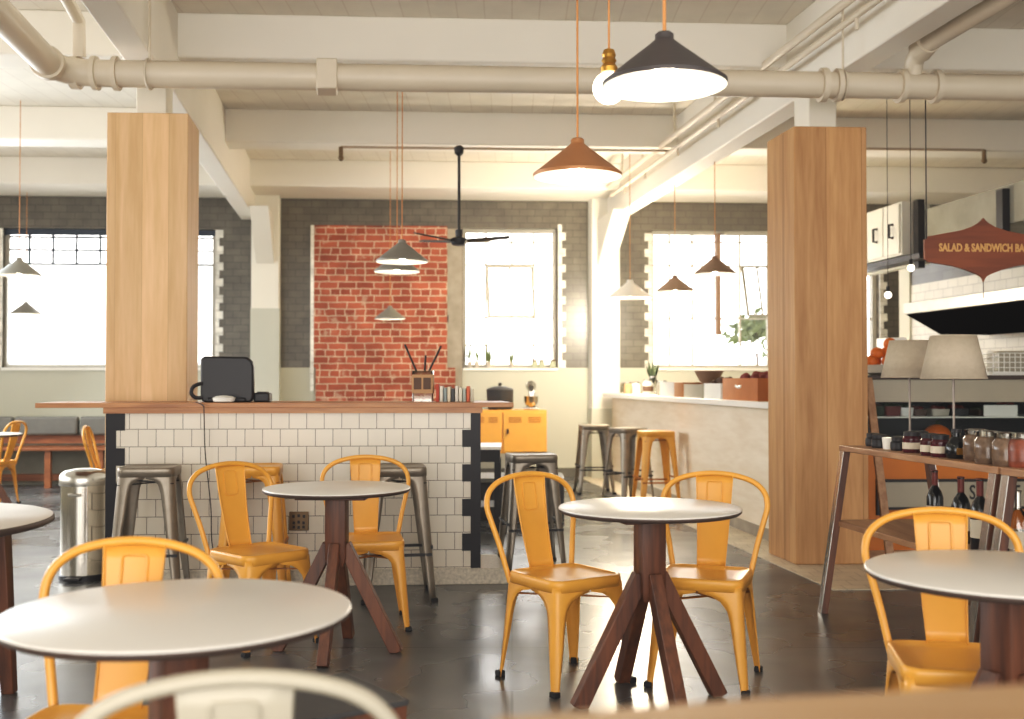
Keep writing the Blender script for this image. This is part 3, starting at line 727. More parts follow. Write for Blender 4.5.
def make_stool(label, mat, under):
    t = thing('bar_stool', label, 'stool')
    H = .765; hs = .158; lo = lambda s, z: [(x * s, y * s, z) for x, y in rrect(hs, hs, .045)]
    mb = MB(); mb.rings([lo(1.0, H - .05), lo(1.0, H - .008), lo(.985, H), lo(.95, H + .002), lo(.9, H - .003), lo(.4, H - .006), lo(.12, H - .006), lo(.1, H - .02)], False, True); mb.build('seat', mat, t, solid=.003, sharp=1.0)
    P = [(.0, .036), (.1, .042), (.3, .054), (.5, .066), (.62, .074), (.672, .086), (.695, .108), (.706, .152), (.745, .153)]
    for sx in (-1, 1):
        for sy in (-1, 1):
            o = leg_surface(sx, sy, .153, .208, .745, P, .028).build('leg', mat, t, solid=.005, off=-1, sharp=1.2)
            f = MB(); f.box(sx * .198 - .02, sx * .198 + .02, sy * .198 - .02, sy * .198 + .02, 0, .024); f.build('foot', M['rubber'], o, bevel=.004)
    c = .185
    for x0, y0, x1, y1 in ((-1, -1, 1, -1), (1, -1, 1, 1), (1, 1, -1, 1), (-1, 1, -1, -1)):
        z = .27 if y0 == y1 else .31
        mb = MB(); mb.bar((x0 * c, y0 * c, z), (x1 * c, y1 * c, z), .012, .016); mb.build('footrest', under, t)
    mb = MB(); mb.bar((-.15, -.15, .67), (.15, .15, .67), .02, .006); mb.bar((-.15, .15, .677), (.15, -.15, .677), .02, .006); mb.build('brace', under, t)
    return t
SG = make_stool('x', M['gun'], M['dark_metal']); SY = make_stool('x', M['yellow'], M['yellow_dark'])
def put_stool(src, first, px, Y, rot, lab, grp):
    p = (at(px, 500, Y).x, Y, 0)
    if first: src.location = p; src.rotation_euler = (0, 0, R(rot)); src['label'] = lab; src['group'] = grp
    else: dup(src, p, R(rot), lab, grp)
g1, g2 = 'grey steel bar stools', 'yellow bar stools'
put_stool(SG, 1, 150, 6.38, 8, 'grey steel bar stool beside the steel bin at the left of the tiled bar', g1)
put_stool(SG, 0, 398, 6.42, 9, 'grey steel bar stool at the right end of the tiled bar behind the yellow chair', g1)
put_stool(SG, 0, 531, 7.45, 10, 'grey steel bar stool just right of the tiled bar, behind the central chair', g1)
put_stool(SG, 0, 594, 12.3, 5, 'grey steel bar stool farthest back, left one of three by the pale counter', g1)
put_stool(SG, 0, 628, 11.5, 30, 'grey steel bar stool, middle one of the three by the pale counter', g1)
put_stool(SY, 1, 254, 6.45, 8, 'yellow bar stool against the tiled bar behind the yellow chair', g2)
put_stool(SY, 0, 656, 10.8, 8, 'yellow bar stool standing at the pale counter on the right', g2)

def make_table(label, r, h, rot):
    t = thing('round_table', label, 'table')
    n = 56
    mb = MB(); mb.lathe([(r - .012, h - .022), (r - .002, h - .014), (r - .001, h - .006), (r - .003, h - .0015), (r - .006, h)], n=n); mb.bm.faces.ensure_lookup_table()
    for f in mb.bm.faces: f.material_index = 0 if f.calc_center_median().z > h - .005 else 1
    mb.build('table_top', [M['top'], M['edge']], t, sharp=1.2)
    mb = MB(); mb.box(-.17, .17, -.17, .17, h - .045, h - .021); mb.build('mounting_plate', M['walnutX'], t, bevel=.003)
    pr = .05
    mb = MB(); loops = []
    for z, s_ in ((.40, .8), (.44, 1.0), (h - .044, 1.0)): loops.append([(x, y, z) for x, y in rrect(pr * s_, pr * s_, .006, 2)])
    mb.rings(loops, True, True); o = mb.build('post', M['walnut'], t); 
    for k in range(4):
        a = k * pi / 2; d = V((cos(a), sin(a), 0))
        mb = MB(); mb.bar(d * .038 + V((0, 0, .5)), d * .3 + V((0, 0, .0)), .052, .062, up=(d.x, d.y, .55))
        # trim the foot level with the floor
        bmesh.ops.bisect_plane(mb.bm, geom=mb.bm.verts[:] + mb.bm.edges[:] + mb.bm.faces[:], plane_co=(0, 0, .001), plane_no=(0, 0, -1), clear_outer=True)
        bmesh.ops.holes_fill(mb.bm, edges=[e for e in mb.bm.edges if e.is_boundary])
        mb.build('leg', M['walnut'], t, bevel=.004)
    t.rotation_euler = (0, 0, R(rot)); return t
T = make_table('round pale table in the centre with four splayed dark wooden legs', .362, .768, 16); T.location = (.545, 4.33, 0); T['group'] = 'round tables with splayed wooden legs'
dup(T, (-.82, 5.12, 0), R(-3), 'round pale table in front of the tiled bar between two yellow chairs').scale = (.95, .95, 1)
dup(T, (1.305, 2.88, 0), R(25), 'round pale table cut off by the right edge of the photo')
t = make_table('large blurred round pale table at front left', .376, .768, 40); t.location = (-.73, 2.40, 0)
dup(T, (at(-20, 437, 10.15).x, 10.15, 0), R(20), 'small pale table top far back at the left edge by the bench')
# big table, far left edge
t = thing('dining_table', 'white table at the left edge resting on a thick dark wooden leg', 'table', (-2.37, 3.98, 0))
mb = MB(); mb.lathe([(.635, .728), (.65, .735), (.65, .75), (.645, .755)], n=64)
for f in mb.bm.faces: f.material_index = 0 if f.calc_center_median().z > .7535 else 1
mb.build('table_top', [M['top'], M['edge']], t, sharp=1.2)
for sx in (-1, 1):
    for sy in (-1, 1):
        mb = MB(); mb.bar((sx * .295, sy * .42, .735), (sx * .33, sy * .47, 0.0), .085, .07, up=(0, 1, 0), w2=.05, h2=.045); mb.build('leg', M['walnut'], t, bevel=.004)

# low dark stool and close wooden table
t = thing('low_bench', 'low box with a dark grey top and brown sides under the blurred front table', 'box', (-.53, 2.97, 0), 0)
c0, c1, c2 = V((-.27, 2.88, 0)), V((-.48, 3.15, 0)), V((-.53, 2.69, 0)); c3 = c1 + c2 - c0
def prism4(z0, z1, g=0):
    c = (c0 + c3) / 2; q = [c + (p_ - c) * (1 - g) for p_ in (c0, c1, c3, c2)]
    return MB().hexa([p_ + V((0, 0, z0)) for p_ in q] + [p_ + V((0, 0, z1)) for p_ in q])
prism4(0, .415, .03).build('side_panels', M['walnut'], t, world=True); prism4(.415, .43).build('lid', M['charcoal'], t, world=True, bevel=.003)
t = thing('high_table', 'tan wooden table corner closest to the camera, far out of focus along the bottom', 'table', (.5, .8, 0))
z1 = .98; far = [atz(490, 716, z1), atz(745, 697, z1), atz(1060, 680, z1)]
pl = [far[0], far[1], far[2], V((.72, .62, z1)), V((.0, .62, z1))]
mb = MB(); a = mb.verts([p_ for p_ in pl]); b = mb.verts([p_ - V((0, 0, .035)) for p_ in pl]); mb.face(a); mb.face(b[::-1])
for i in range(5): mb.face([a[i], b[i], b[(i + 1) % 5], a[(i + 1) % 5]])
mb.build('table_top', M['tan'], t, world=True, bevel=.006)
mb = MB(); mb.box(.3, .38, .74, .82, 0, .945); mb.build('post', M['dark_metal'], t, world=True); MB().box(.12, .56, .6, .96, 0, .02).build('base_plate', M['dark_metal'], t, world=True)

# steel pedal bin
p = at(84, 500, 7.02); t = thing('pedal_bin', 'tall polished steel pedal bin left of the tiled bar', 'bin', (p.x, p.y, 0))
mb = MB(); mb.lathe([(.142, .03), (.142, .6)], n=40); mb.build('body', M['chrome'], t)
mb = MB(); mb.lathe([(.15, 0), (.15, .03), (.144, .035)], n=40); mb.build('base_ring', M['black'], t)
mb = MB(); mb.lathe([(.15, .598), (.152, .61), (.152, .645), (.146, .665), (.12, .688), (.07, .7), (.02, .703)], n=40); mb.build('lid', M['steel'], t)
mb = MB(); mb.box(-.04, .04, -.16, -.14, .535, .555); mb.build('handle', M['steel'], t, bevel=.004)
mb = MB(); mb.box(-.05, .05, -.2, -.14, .012, .03); mb.build('pedal', M['black'], t, bevel=.005)

# bench along the back left wall
bx0, bx1 = atb(-60, 440, 13.2)[0], atb(205, 440, 13.2)[0]
bb = G((bx0 + bx1) / 2, 13.4)
t = thing('wall_bench', 'long wooden wall bench along the far left wall', 'bench', (bb.x, bb.y, 0))
mb = MB(); mb.gbox(bx0, bx1, 13.05, 13.55, .44, .475); mb.build('seat', M['benchwood'], t, world=True, bevel=.004)
mb = MB(); mb.gbox(bx0, bx1, 13.5, 13.55, .5, .6); mb.build('back_rail', M['benchwood'], t, world=True)
k = 0
for i in range(6):
    a = bx0 + (bx1 - bx0) * (i + .05) / 5.1
    mb = MB(); mb.gbox(a, a + .07, 13.08, 13.15, 0, .44); mb.build('leg', M['benchwood'], t, world=True)
mb = MB(); mb.gbox(bx0, bx1, 13.5, 13.56, .05, .13); mb.build('lower_rail', M['benchwood'], t, world=True)
mb = MB(); mb.gbox(bx0, bx1, 13.56, 13.6, .0, .45); mb.build('back_panel', M['concrete'], t, world=True)
for i in range(4):
    A0 = bx0 + (bx1 - bx0) * i / 4 + .01; A1 = bx0 + (bx1 - bx0) * (i + 1) / 4 - .01
    q = G((A0 + A1) / 2, 13.5, .6)
    o = thing('back_cushion', ['grey back cushion at the far left end of the wall bench', 'grey back cushion second from the left on the wall bench', 'grey back cushion left of the pine column on the wall bench', 'grey back cushion at the right end of the wall bench'][i], 'cushion', q, 0, 'grey cushions on the wall bench')
    mb = MB(); mb.gbox(A0, A1, 13.42, 13.55, .602, .83); mb.build('cover', M['cushion'], o, world=True, bevel=.03)
mb = MB(); mb.gbox(bx0, bx1, 13.6, WB - .02, 0, .62); struct('trim_9', mb, M['dado'])

# ------------------------------------------------------------------ back middle: cabinet and its things
cbk = 13.6
ca0, ca1 = atb(470, 430, cbk - .45)[0], atb(547, 430, cbk - .45)[0]; czt = atb(520, 410, cbk - .45)[1]
q = G((ca0 + ca1) / 2, cbk - .2)
t = thing('metal_sideboard', 'yellow metal locker sideboard with vented doors against the back wall', 'cabinet', (q.x, q.y, 0))
mb = MB(); mb.gbox(ca0, ca1, cbk - .44, cbk, .38, czt); mb.build('carcass', M['yellow'], t, world=True, bevel=.006)
for i in range(2):
    A0 = ca0 + (ca1 - ca0) * (0 if i == 0 else .42) + .015; A1 = (ca0 + (ca1 - ca0) * .42 if i == 0 else ca1) - .015
    mb = MB(); mb.gbox(A0, A1, cbk - .455, cbk - .44, .4, czt - .03); d = mb.build('door', M['yellow'], t, world=True, bevel=.004)
    mb = MB(); w_ = (A1 - A0)
    for f0, f1 in ((.12, .42), (.58, .88)):
        for zz in (czt - .1, czt - .125, czt - .15): mb.gbox(A0 + w_ * f0, A0 + w_ * f1, cbk - .459, cbk - .453, zz, zz + .012)
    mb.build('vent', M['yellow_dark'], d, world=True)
    mb = MB(); mb.gbox(A0 + .04, A0 + .06, cbk - .47, cbk - .453, .62, .68); mb.build('handle', M['dark_metal'], d, world=True)
for A in (ca0 + .03, ca1 - .06):
    mb = MB(); mb.gbox(A, A + .03, cbk - .42, cbk - .05, 0, .38); mb.build('leg', M['dark_metal'], t, world=True)
def on_cab(px, b=cbk - .22): return G(atb(px, 405, b)[0], b, czt)
q = on_cab(500); t = thing('slow_cooker', 'dark round cooking pot with a lid knob on the yellow sideboard', 'pot', q)
MB().lathe([(.14, 0), (.16, .03), (.165, .23), (.17, .24)], n=28).build('pot_body', M['charcoal'], t)
MB().lathe([(.17, .24), (.155, .258), (.07, .285), (.02, .29)], n=28).build('lid', M['charcoal'], t); MB().lathe([(.014, .29), (.025, .312), (.012, .33)], n=14).build('lid_knob', M['black'], t)
q = on_cab(531); t = thing('stand_mixer', 'shiny steel stand mixer on the right of the yellow sideboard', 'appliance', q)
MB().box(-.09, .09, -.08, .1, 0, .03).build('base', M['steel'], t, bevel=.01)
MB().box(-.03, .05, .03, .1, .03, .25).build('stand', M['steel'], t, bevel=.015)
MB().lathe([(.05, .035), (.085, .09), (.09, .16), (.094, .165)], (0, -.03, 0), 24).build('bowl', M['chrome'], t)
MB().tube([(0, .1, .27), (0, -.02, .29), (0, -.09, .27)], [.055, .065, .035], 14).build('mixer_head', M['steel'], t)
# jars and bunches on window sill 2
random.seed(5)
for i, px in enumerate((535, 542, 553)):
    q = G(wa(px), WB + .03, WZ0 + .004); t = thing('sill_jar', ['square glass jar on the middle window sill, left of three', 'square glass jar on the middle window sill, centre of three', 'square glass jar on the middle window sill, right of three'][i], 'jar', q, 0, 'jars on the middle window sill')
    MB().box(-.04, .04, -.04, .04, 0, .085).build('glass_body', plain('jar_green', '#a9ab8c', .2), t, bevel=.012); MB().lathe([(.035, .085), (.037, .11)], n=14).build('lid', M['bronze'], t)
for i, px in enumerate((470, 477, 489, 512)):
    q = G(wa(px), WB + .03, WZ0 + .004); t = thing('sill_plant', ['sprig in a pot at the left end of the middle window sill', 'second sprig from the left on the middle window sill', 'third sprig from the left on the middle window sill', 'small sprig near the centre of the middle window sill'][i], 'plant', q, 0, 'sprigs on the middle window sill')
    MB().lathe([(.025, 0), (.035, .08)], n=14).build('pot', M['bowl'], t)
    mb = MB()
    for k in range(9):
        a = random.uniform(0, 6.28); hh = random.uniform(.14, .3 if i < 3 else .18); d = V((cos(a) * .06, sin(a) * .03, hh)); s_ = V((-sin(a), cos(a), 0)) * .014
        vs = mb.verts([(0, 0, .07), d * .6 + s_, d + V((0, 0, .05)), d * .6 - s_]); mb.face(vs)
    mb.build('leaves', M['frond'], t, normals=False)

# dark table and low bench right of the bar
q = at(480, 480, 9.2); t = thing('black_table', 'black framed table with a white top tucked behind the right end of the bar', 'table', (q.x - .15, 9.2, 0))
MB().box(-.45, .33, -.3, .3, .70, .725).build('table_top', M['white_gloss'], t, bevel=.003); MB().box(-.44, .32, -.29, .29, .6, .70).build('apron', M['black'], t)
for sx, sy in ((-.42, -.27), (.3, -.27), (-.42, .27), (.3, .27)): MB().box(sx - .025, sx + .025, sy - .025, sy + .025, 0, .6).build('leg', M['black'], t)
MB().box(-.4, .28, -.25, .25, .2, .23).build('shelf', M['charcoal'], t)
p0 = atz(560, 521, 0); t = thing('storage_box', 'low dark grey storage block behind the grey stool right of the bar', 'box', (p0.x - .36, p0.y + .35, 0))
MB().box(-.45, .4, -.3, .32, .0, .34).build('body', M['charcoal'], t, bevel=.005); MB().box(-.46, .41, -.31, .33, .34, .38).build('lid', plain('grey_lid', '#77766f', .5), t, bevel=.004)

# ------------------------------------------------------------------ pale counter on the right
pb0, pb1 = 8.0, 13.75; pa = 2.15
q = G(pa + .3, 11); t = thing('service_counter', 'long pale panelled service counter with a white top at right of centre', 'counter', (q.x, q.y, .006))
mb = MB(); mb.gbox(pa, pa + .3, pb0, pb1, .006, 1.05); mb.build('front_panel', M['ply'], t, world=True)
mb = MB(); mb.gbox(pa - .1, pa + .31, pb0, pb1 + .1, 1.05, 1.1); mb.build('counter_top', M['white_gloss'], t, world=True, bevel=.004)
mb = MB(); mb.gbox(pa - .004, pa, pb0, pb1, .006, .1); mb.build('kick_board', M['plaster'], t, world=True)
def on_svc(px, a=pa + .1, py=398, z=1.1):
    # point on the counter line a = const at picture column px
    k = (px - 512) / F
    b = (a + KD * B0 - k * KT * a) / (k + KD); b = (a * (1 - k * KT) + KD * B0) / (k + KD)
    return G(a, b, z)
def crate(px0, px1, h, name, lab, mat, depth=.15, rim=True):
    p_, q_ = on_svc(px0), on_svc(px1); sc = p_.y / F; wd = (px1 - px0) * (p_.y + q_.y) / 2 / F
    c = (p_ + q_) / 2; dd = V((KD, -1, 0)).normalized(); ln = (q_ - p_).length
    t = thing(name, lab, 'box', c, math.atan2(dd.y, dd.x))
    hl = ln / 2 * .96
    lo = lambda s, z: [(x, y, z) for x, y in rrect(hl * s, depth * s, .01, 2)]
    MB().rings([lo(1, 0), lo(1, h), lo(.96, h), lo(.96, .02)], True, True).build('box_body', mat, t)
    return t, hl, h
t, hl, h = crate(673, 688, .15, 'storage_tin', 'white box with an orange lid edge, left of the orange box on the pale counter', M['white_gloss']); MB().box(-hl * .9, hl * .9, -.14, .14, h - .03, h - .002).build('contents', M['kraft'], t)
t, hl, h = crate(688, 698, .145, 'storage_tin', 'narrow orange box between two pale boxes on the pale counter', M['copper']); MB().box(-hl * .9, hl * .9, -.14, .14, h - .03, h - .01).build('contents', M['brown_item'], t)
t, hl, h = crate(698, 718, .13, 'storage_tin', 'cream box under the brown bowl on the pale counter', M['cream_metal']); MB().box(-hl * .9, hl * .9, -.14, .14, h - .03, h - .002).build('contents', M['kraft'], t)
p_ = on_svc(709); t = thing('brown_bowl', 'brown wooden bowl standing on the cream box on the pale counter', 'bowl', p_ + V((0, 0, .13)))
MB().lathe([(.06, 0), (.09, .03), (.135, .12), (.145, .125), (.135, .128), (.125, .12), (.02, .03)], n=24, capt=False).build('bowl_body', M['brown_shade'], t)
t, hl, h = crate(719, 737, .14, 'storage_tin', 'white box of brown pastries beside the wooden crate', M['white_gloss'])
mb = MB()
for k in range(12): mb.ball((random.uniform(-hl * .8, hl * .8), random.uniform(-.11, .11), h + random.uniform(-.01, .03)), .035, 8, 5)
o = mb.build('pastry_heap', M['brown_item'], t); o['kind'] = 'stuff'
t, hl, h = crate(738, 776, .185, 'wooden_crate', 'orange brown wooden crate with a hand hole on the pale counter', plain('crate_wood', '#b8703a', .6))
MB().tube(spline([(-.06, -.153, .12), (0, -.154, .11), (.06, -.153, .12)], 4), .012, 8).build('hand_hole', M['white_gloss'], t)
mb = MB()
for k in range(18): mb.ball((random.uniform(-hl * .85, hl * .85), random.uniform(-.11, .11), h + random.uniform(-.02, .03)), .04, 8, 5)
o = mb.build('bread_heap', M['red_item'], t); o['kind'] = 'stuff'
lab = ['small glass tumbler at the far end of the pale counter', 'amber filled glass on the far end of the pale counter', 'short white cup on the far part of the pale counter', 'glass jar with a dark label on the pale counter', 'tall clear jar with green sprigs on the pale counter', 'pale canister left of the white box on the pale counter', 'second pale canister nearest the white box on the pale counter']
for i, (px, h, m_, r_) in enumerate(((622, .12, 'jarglass', .05), (628, .13, 'kraft', .05), (636, .13, 'white_gloss', .055), (648, .16, 'white_gloss', .06), (653, .2, 'jarglass', .05), (662, .15, 'cream_metal', .06), (669, .13, 'cream_metal', .055))):
    p_ = on_svc(px, pa + (.08 if i % 2 else .2)); t = thing('counter_jar', lab[i], 'jar', p_, 0, 'jars and cups on the pale counter')
    MB().lathe([(r_ * .9, 0), (r_, .02), (r_, h * .8), (r_ * .8, h * .9), (r_ * .8, h)], n=16).build('jar_body', M[m_], t)
    MB().lathe([(r_ * .85, h), (r_ * .85, h + .015)], n=16).build('lid', M['steel'], t)
    if i == 3: MB().lathe([(r_ * 1.01, .04), (r_ * 1.01, .1)], n=16, capb=False, capt=False).build('label_band', M['brown_item'], t)
    if i == 4:
        mb = MB()
        for k in range(10):
            a = random.uniform(0, 6.28); d = V((cos(a) * .09, sin(a) * .05, random.uniform(.3, .42))); s_ = V((-sin(a), cos(a), 0)) * .02
            mb.face(mb.verts([(0, 0, .1), d * .7 + s_, d, d * .7 - s_]))
        mb.build('sprigs', M['leaf'], t, normals=False)

# ------------------------------------------------------------------ pendant lamps
def pendant(px, py_rim, Y, dia, mat, cord, label, bulbm='bulb', ztop=CEIL, tilt=0, cordr=.004, group='cone pendant lamps'):
    c = at(px, py_rim + 3.2, Y); r = dia / 2; h = dia * .42
    t = thing('pendant_lamp', label, 'lamp', c, 0, group); t.rotation_euler = (0, R(tilt), 0)
    k = r / .2
    prof = [(.2, 0), (.2, .014), (.152, .052), (.1, .094), (.057, .128), (.036, .146), (.03, .152), (.03, .168), (.022, .175)]
    MB().lathe([(a * k, z * k) for a, z in prof], n=40, capb=False).build('shade', mat, t, sharp=.8)
    MB().lathe([(a * k, z * k) for a, z in ((.1985, 0.0005), (.198, .011), (.15, .048), (.098, .089), (.052, .123), (.01, .13))], n=40, capb=False).build('shade_lining', M['lining'], t, sharp=1.2)
    MB().ball((0, 0, .045 * k), .034 * k, 14, 9).build('bulb', M[bulbm], t); MB().lathe([(.016 * k, .075 * k), (.016 * k, .138 * k)], n=12).build('lamp_holder', M['dark_metal'], t)
    dz = ztop - c.z
    MB().tube([(0, 0, .17 * k), (-math.tan(R(tilt)) * dz, 0, dz / cos(R(tilt)) if tilt else dz)], cordr, 8).build('cord', M[cord], t)
    return t
pendant(664.5, 83.5, 3.5, .402, M['graphite'], 'cord', 'large dark grey cone pendant lamp at top, closest to the camera', cordr=.006)
pendant(577.5, 174, 4.9, .402, M['copper'], 'cord', 'copper brown cone pendant lamp hanging below and left of the big dark one', cordr=.005)
pendant(402, 259, 8.4, .40, M['grey_shade'], 'cord', 'grey cone pendant lamp in front of the brick patch, upper and nearest of the stack')
pendant(397, 269, 9.6, .40, M['grey_shade'], 'cord', 'grey cone pendant lamp just behind the nearest one before the brick patch', ztop=3.95)
pendant(390, 316, 12.7, .36, M['grey_shade'], 'cord', 'small grey cone pendant lamp lowest against the brick patch')
pendant(675, 288.5, 11.5, .40, M['brown_shade'], 'cord', 'taupe cone pendant lamp before the right window, lower and farther one')
pendant(715, 271, 10.3, .40, M['brown_shade'], 'cord', 'taupe cone pendant lamp before the right window, higher one beside the column')
pendant(630, 295, 11.9, .46, M['white_gloss'], 'cord', 'pendant lamp washed pale by glare, with an added warm glow, beside the wall pier at centre', 'bulb_sun')  # white shade and warm bulb imitate the glare over this lamp
pendant(19, 272.5, 10.4, .40, M['grey_shade'], 'cord', 'grey cone pendant lamp at the left edge, larger upper one')
pendant(26, 311, 14.0 - .4, .36, M['grey_shade'], 'cord', 'small grey cone pendant lamp at the left edge, lower one before the window')
# bare globe
c = at(609, 88, 4.0); t = thing('globe_lamp', 'round glowing globe bulb on an amber socket beside the big dark lamp', 'lamp', c)
MB().ball((0, 0, 0), .06, 24, 14).build('bulb', M['bulb_soft'], t)
MB().lathe([(.03, .058), (.032, .075), (.022, .09), (.028, .1), (.022, .112), (.026, .122), (.02, .14), (.006, .146)], n=18).build('socket', M['brass'], t); MB().tube([(0, 0, .14), (0, 0, CEIL - c.z)], .004, 8).build('cord', M['cord'], t)
for px, py, Y, lab in ((911, 268, 7.5, 'small bare globe bulb hanging just left of the rust red sign'), (888, 295, 9.2, 'small bare globe bulb hanging low right of the pine column')):
    c = at(px, py, Y); t = thing('globe_lamp', lab, 'lamp', c, 0, 'small bare bulbs near the sign'); k = Y / 6.75 * .9
    MB().ball((0, 0, 0), .024 * k, 14, 9).build('bulb', M['bulb_soft'], t); MB().lathe([(.012 * k, .02 * k), (.012 * k, .06 * k)], n=10).build('socket', M['black'], t); MB().tube([(0, 0, .05), (0, 0, CEIL - c.z)], .0028, 6).build('cord', M['cord_dark'], t)
# ceiling fan
c = at(459, 240, 10.74); FT = 3.585; t = thing('ceiling_fan', 'black three blade ceiling fan on a long rod beside the brick patch', 'fan', c, R(10))
MB().lathe([(.02, -.06), (.07, -.05), (.085, -.02), (.085, .01), (.04, .03)], n=20).build('hub', M['dark_metal'], t); MB().tube([(0, 0, .02), (0, 0, FT - c.z)], .015, 10).build('rod', M['dark_metal'], t)
MB().lathe([(.035, 0), (.04, .08)], (0, 0, .02), 14).build('motor_cap', M['dark_metal'], t)
MB().lathe([(.02, -.1), (.045, -.075), (.05, -.02), (.03, 0)], (0, 0, FT - c.z), 16).build('canopy', M['dark_metal'], t)
for a in (-8, 133, 205):
    d = V((cos(R(a)), sin(R(a)), 0)); mb = MB(); mb.bar(d * .07 + V((0, 0, -.01)), d * .5 + V((0, 0, .03)), .1, .012, up=(.25 * -d.y, .25 * d.x, 1), w2=.06); mb.build('blade', M['dark_metal'], t)

# ------------------------------------------------------------------ kitchen behind
ka = 5.5; kb1 = 12.7
mb = MB(); mb.gbox(ka, ka + .15, 2, kb1, 0, 2.40); struct('wall_kitchen', mb, M['kitchen'])
mb = MB(); mb.gbox(ka, ka + .15, 2, kb1, 2.40, 2.70); struct('wall_kitchen', mb, M['greytile'])
mb = MB(); mb.gbox(4.85, ka + .15, 2, 11.25, 2.70, 3.06); struct('wall_kitchen', mb, M['concrete'])
mb = MB(); mb.gbox(4.86, 4.96, 11.25, 12.6, 2.5, 3.14); struct('wall_kitchen', mb, M['dado'])
mb = MB(); mb.gbox(ka - .02, ka + .17, kb1, kb1 + .25, 0, 2.7); struct('trim_10', mb, M['dado'])
for b in (11.2, 9.7):
    mb = MB(); mb.gbox(4.78, 4.85, b - .05, b + .05, 2.45, 3.17 if b > 10 else 3.02); struct('trim_11', mb, M['dark_metal'])
# hood
q = G(ka, 9, 1.74); t = thing('extractor_hood', 'long stainless extractor hood with a dark underside over the kitchen at right', 'hood', q)
ha = 4.62
mb = MB(); mb.gbox(ha - .02, ha, 3, 11.12, 1.955, 2.07); mb.build('front_lip', M['lip'], t, world=True, bevel=.006)
def gprism(prof, b0, b1):
    mb = MB(); n = len(prof)
    va = mb.verts([G(a, b0, z) for a, z in prof]); vb = mb.verts([G(a, b1, z) for a, z in prof]); mb.face(va); mb.face(vb[::-1])
    for i in range(n): mb.face([va[i], vb[i], vb[(i + 1) % n], va[(i + 1) % n]])
    return mb
gprism([(ha, 1.96), (ha, 2.065), (ka - .005, 2.15), (ka - .005, 1.76), (5.0, 1.76)], 3, 11.12).build('canopy', M['steel'], t, world=True)
gprism([(ha + .01, 1.952), (5.0, 1.752), (ka - .01, 1.752), (ka - .01, 1.742), (4.99, 1.742), (ha + .01, 1.944)], 3.02, 11.1).build('underside', M['matt_black'], t, world=True)
# wall cupboard
q = G(4.66, 12, 2.6); t = thing('wall_cupboard', 'white high wall cupboard with small dark pull handles right of the pine column', 'cupboard', q)
mb = MB(); mb.gbox(4.68, 4.855, 11.3, 12.45, 2.6, 3.17); mb.build('carcass', M['cupboard'], t, world=True)
for b0, b1 in ((11.32, 11.66), (11.68, 12.04), (12.06, 12.43)):
    mb = MB(); mb.gbox(4.655, 4.68, b0, b1, 2.62, 3.15); d = mb.build('door', M['cupboard'], t, world=True, bevel=.004)
    bh = b0 + .12
    MB().tube([G(4.655, bh, 2.8), G(4.61, bh, 2.8), G(4.61, bh, 2.94), G(4.655, bh, 2.94)], .016, 6).build('handle', M['dark_metal'], d, world=True)
mb = MB(); mb.gbox(4.66, 4.85, 10.9, 12.45, 2.52, 2.58); mb.build('bottom_rail', M['dark_metal'], t, world=True)

# ------------------------------------------------------------------ salad bar
sb = 7.95; s0 = 2.47; s1 = 5.3
q = G(3.6, sb + .3, .006); t = thing('salad_bar', 'salad bar with a dark top, cream fascia, cold display and orange base at right', 'counter', q)
mb = MB(); mb.gbox(s0, s1, sb - .03, sb + .75, 1.275, 1.305); mb.build('counter_top', M['edge'], t, world=True, bevel=.004)
mb = MB(); mb.gbox(s0, s1, sb, sb + .04, 1.105, 1.275); mb.build('fascia', M['cream_metal'], t, world=True, bevel=.004)
mb = MB(); mb.gbox(s0, s1, sb + .68, sb + .72, .75, 1.275); mb.build('display_back', M['black'], t, world=True)
mb = MB(); mb.gbox(s0, s1, sb + .03, sb + .7, .985, .995); mb.build('display_shelf', M['white_gloss'], t, world=True)
mb = MB(); mb.gbox(s0, s1, sb + .0, sb + .7, .73, .75); mb.build('display_floor', M['black'], t, world=True)
mb = MB(); mb.gbox(s0, s0 + .03, sb, sb + .7, .75, 1.275); mb.gbox(s1 - .03, s1, sb, sb + .7, .75, 1.275); mb.build('end_panel', M['dark_metal'], t, world=True)
mb = MB(); mb.gbox(s0, s1, sb + .01, sb + .7, .006, .73); mb.build('orange_base', M['orange_panel'], t, world=True)
mb = MB(); mb.gbox(s0 + .03, s1 - .03, sb + .004, sb + .008, .75, 1.105); mb.build('display_glass', M['dispglass'], t, world=True)
# sign board on its front
x0, zz1 = atb(882, 482, sb); x1, zz0 = atb(1030, 506, sb)
q = G((x0 + x1) / 2, sb, (zz0 + zz1) / 2); t = thing('notice_board', 'cream sign board with black letters in a dark frame on the orange bar base', 'sign', q)
mb = MB(); mb.gbox(x0, x1, sb - .012, sb + .008, zz0, zz1); mb.build('panel', M['cream_metal'], t, world=True)
mb = MB()
for u0, u1, v0, v1 in ((x0 - .03, x1, zz1, zz1 + .02), (x0 - .03, x1, zz0 - .02, zz0), (x0 - .045, x0, zz0 - .06, zz1 + .02)): mb.gbox(u0, u1, sb - .02, sb + .008, v0, v1)
mb.build('frame', M['dark_metal'], t, world=True)
rzT = math.atan(KT)
for ch, px in (('S', 972.5), ('F', 1008), ('T', 1016)):
    A, Z = atb(px, 493, sb - .014); g_ = G(A, sb - .014, Z); text_mesh(ch, .15, M['black'], 'lettering', t, g_ - V(t.location), rzT, .72)
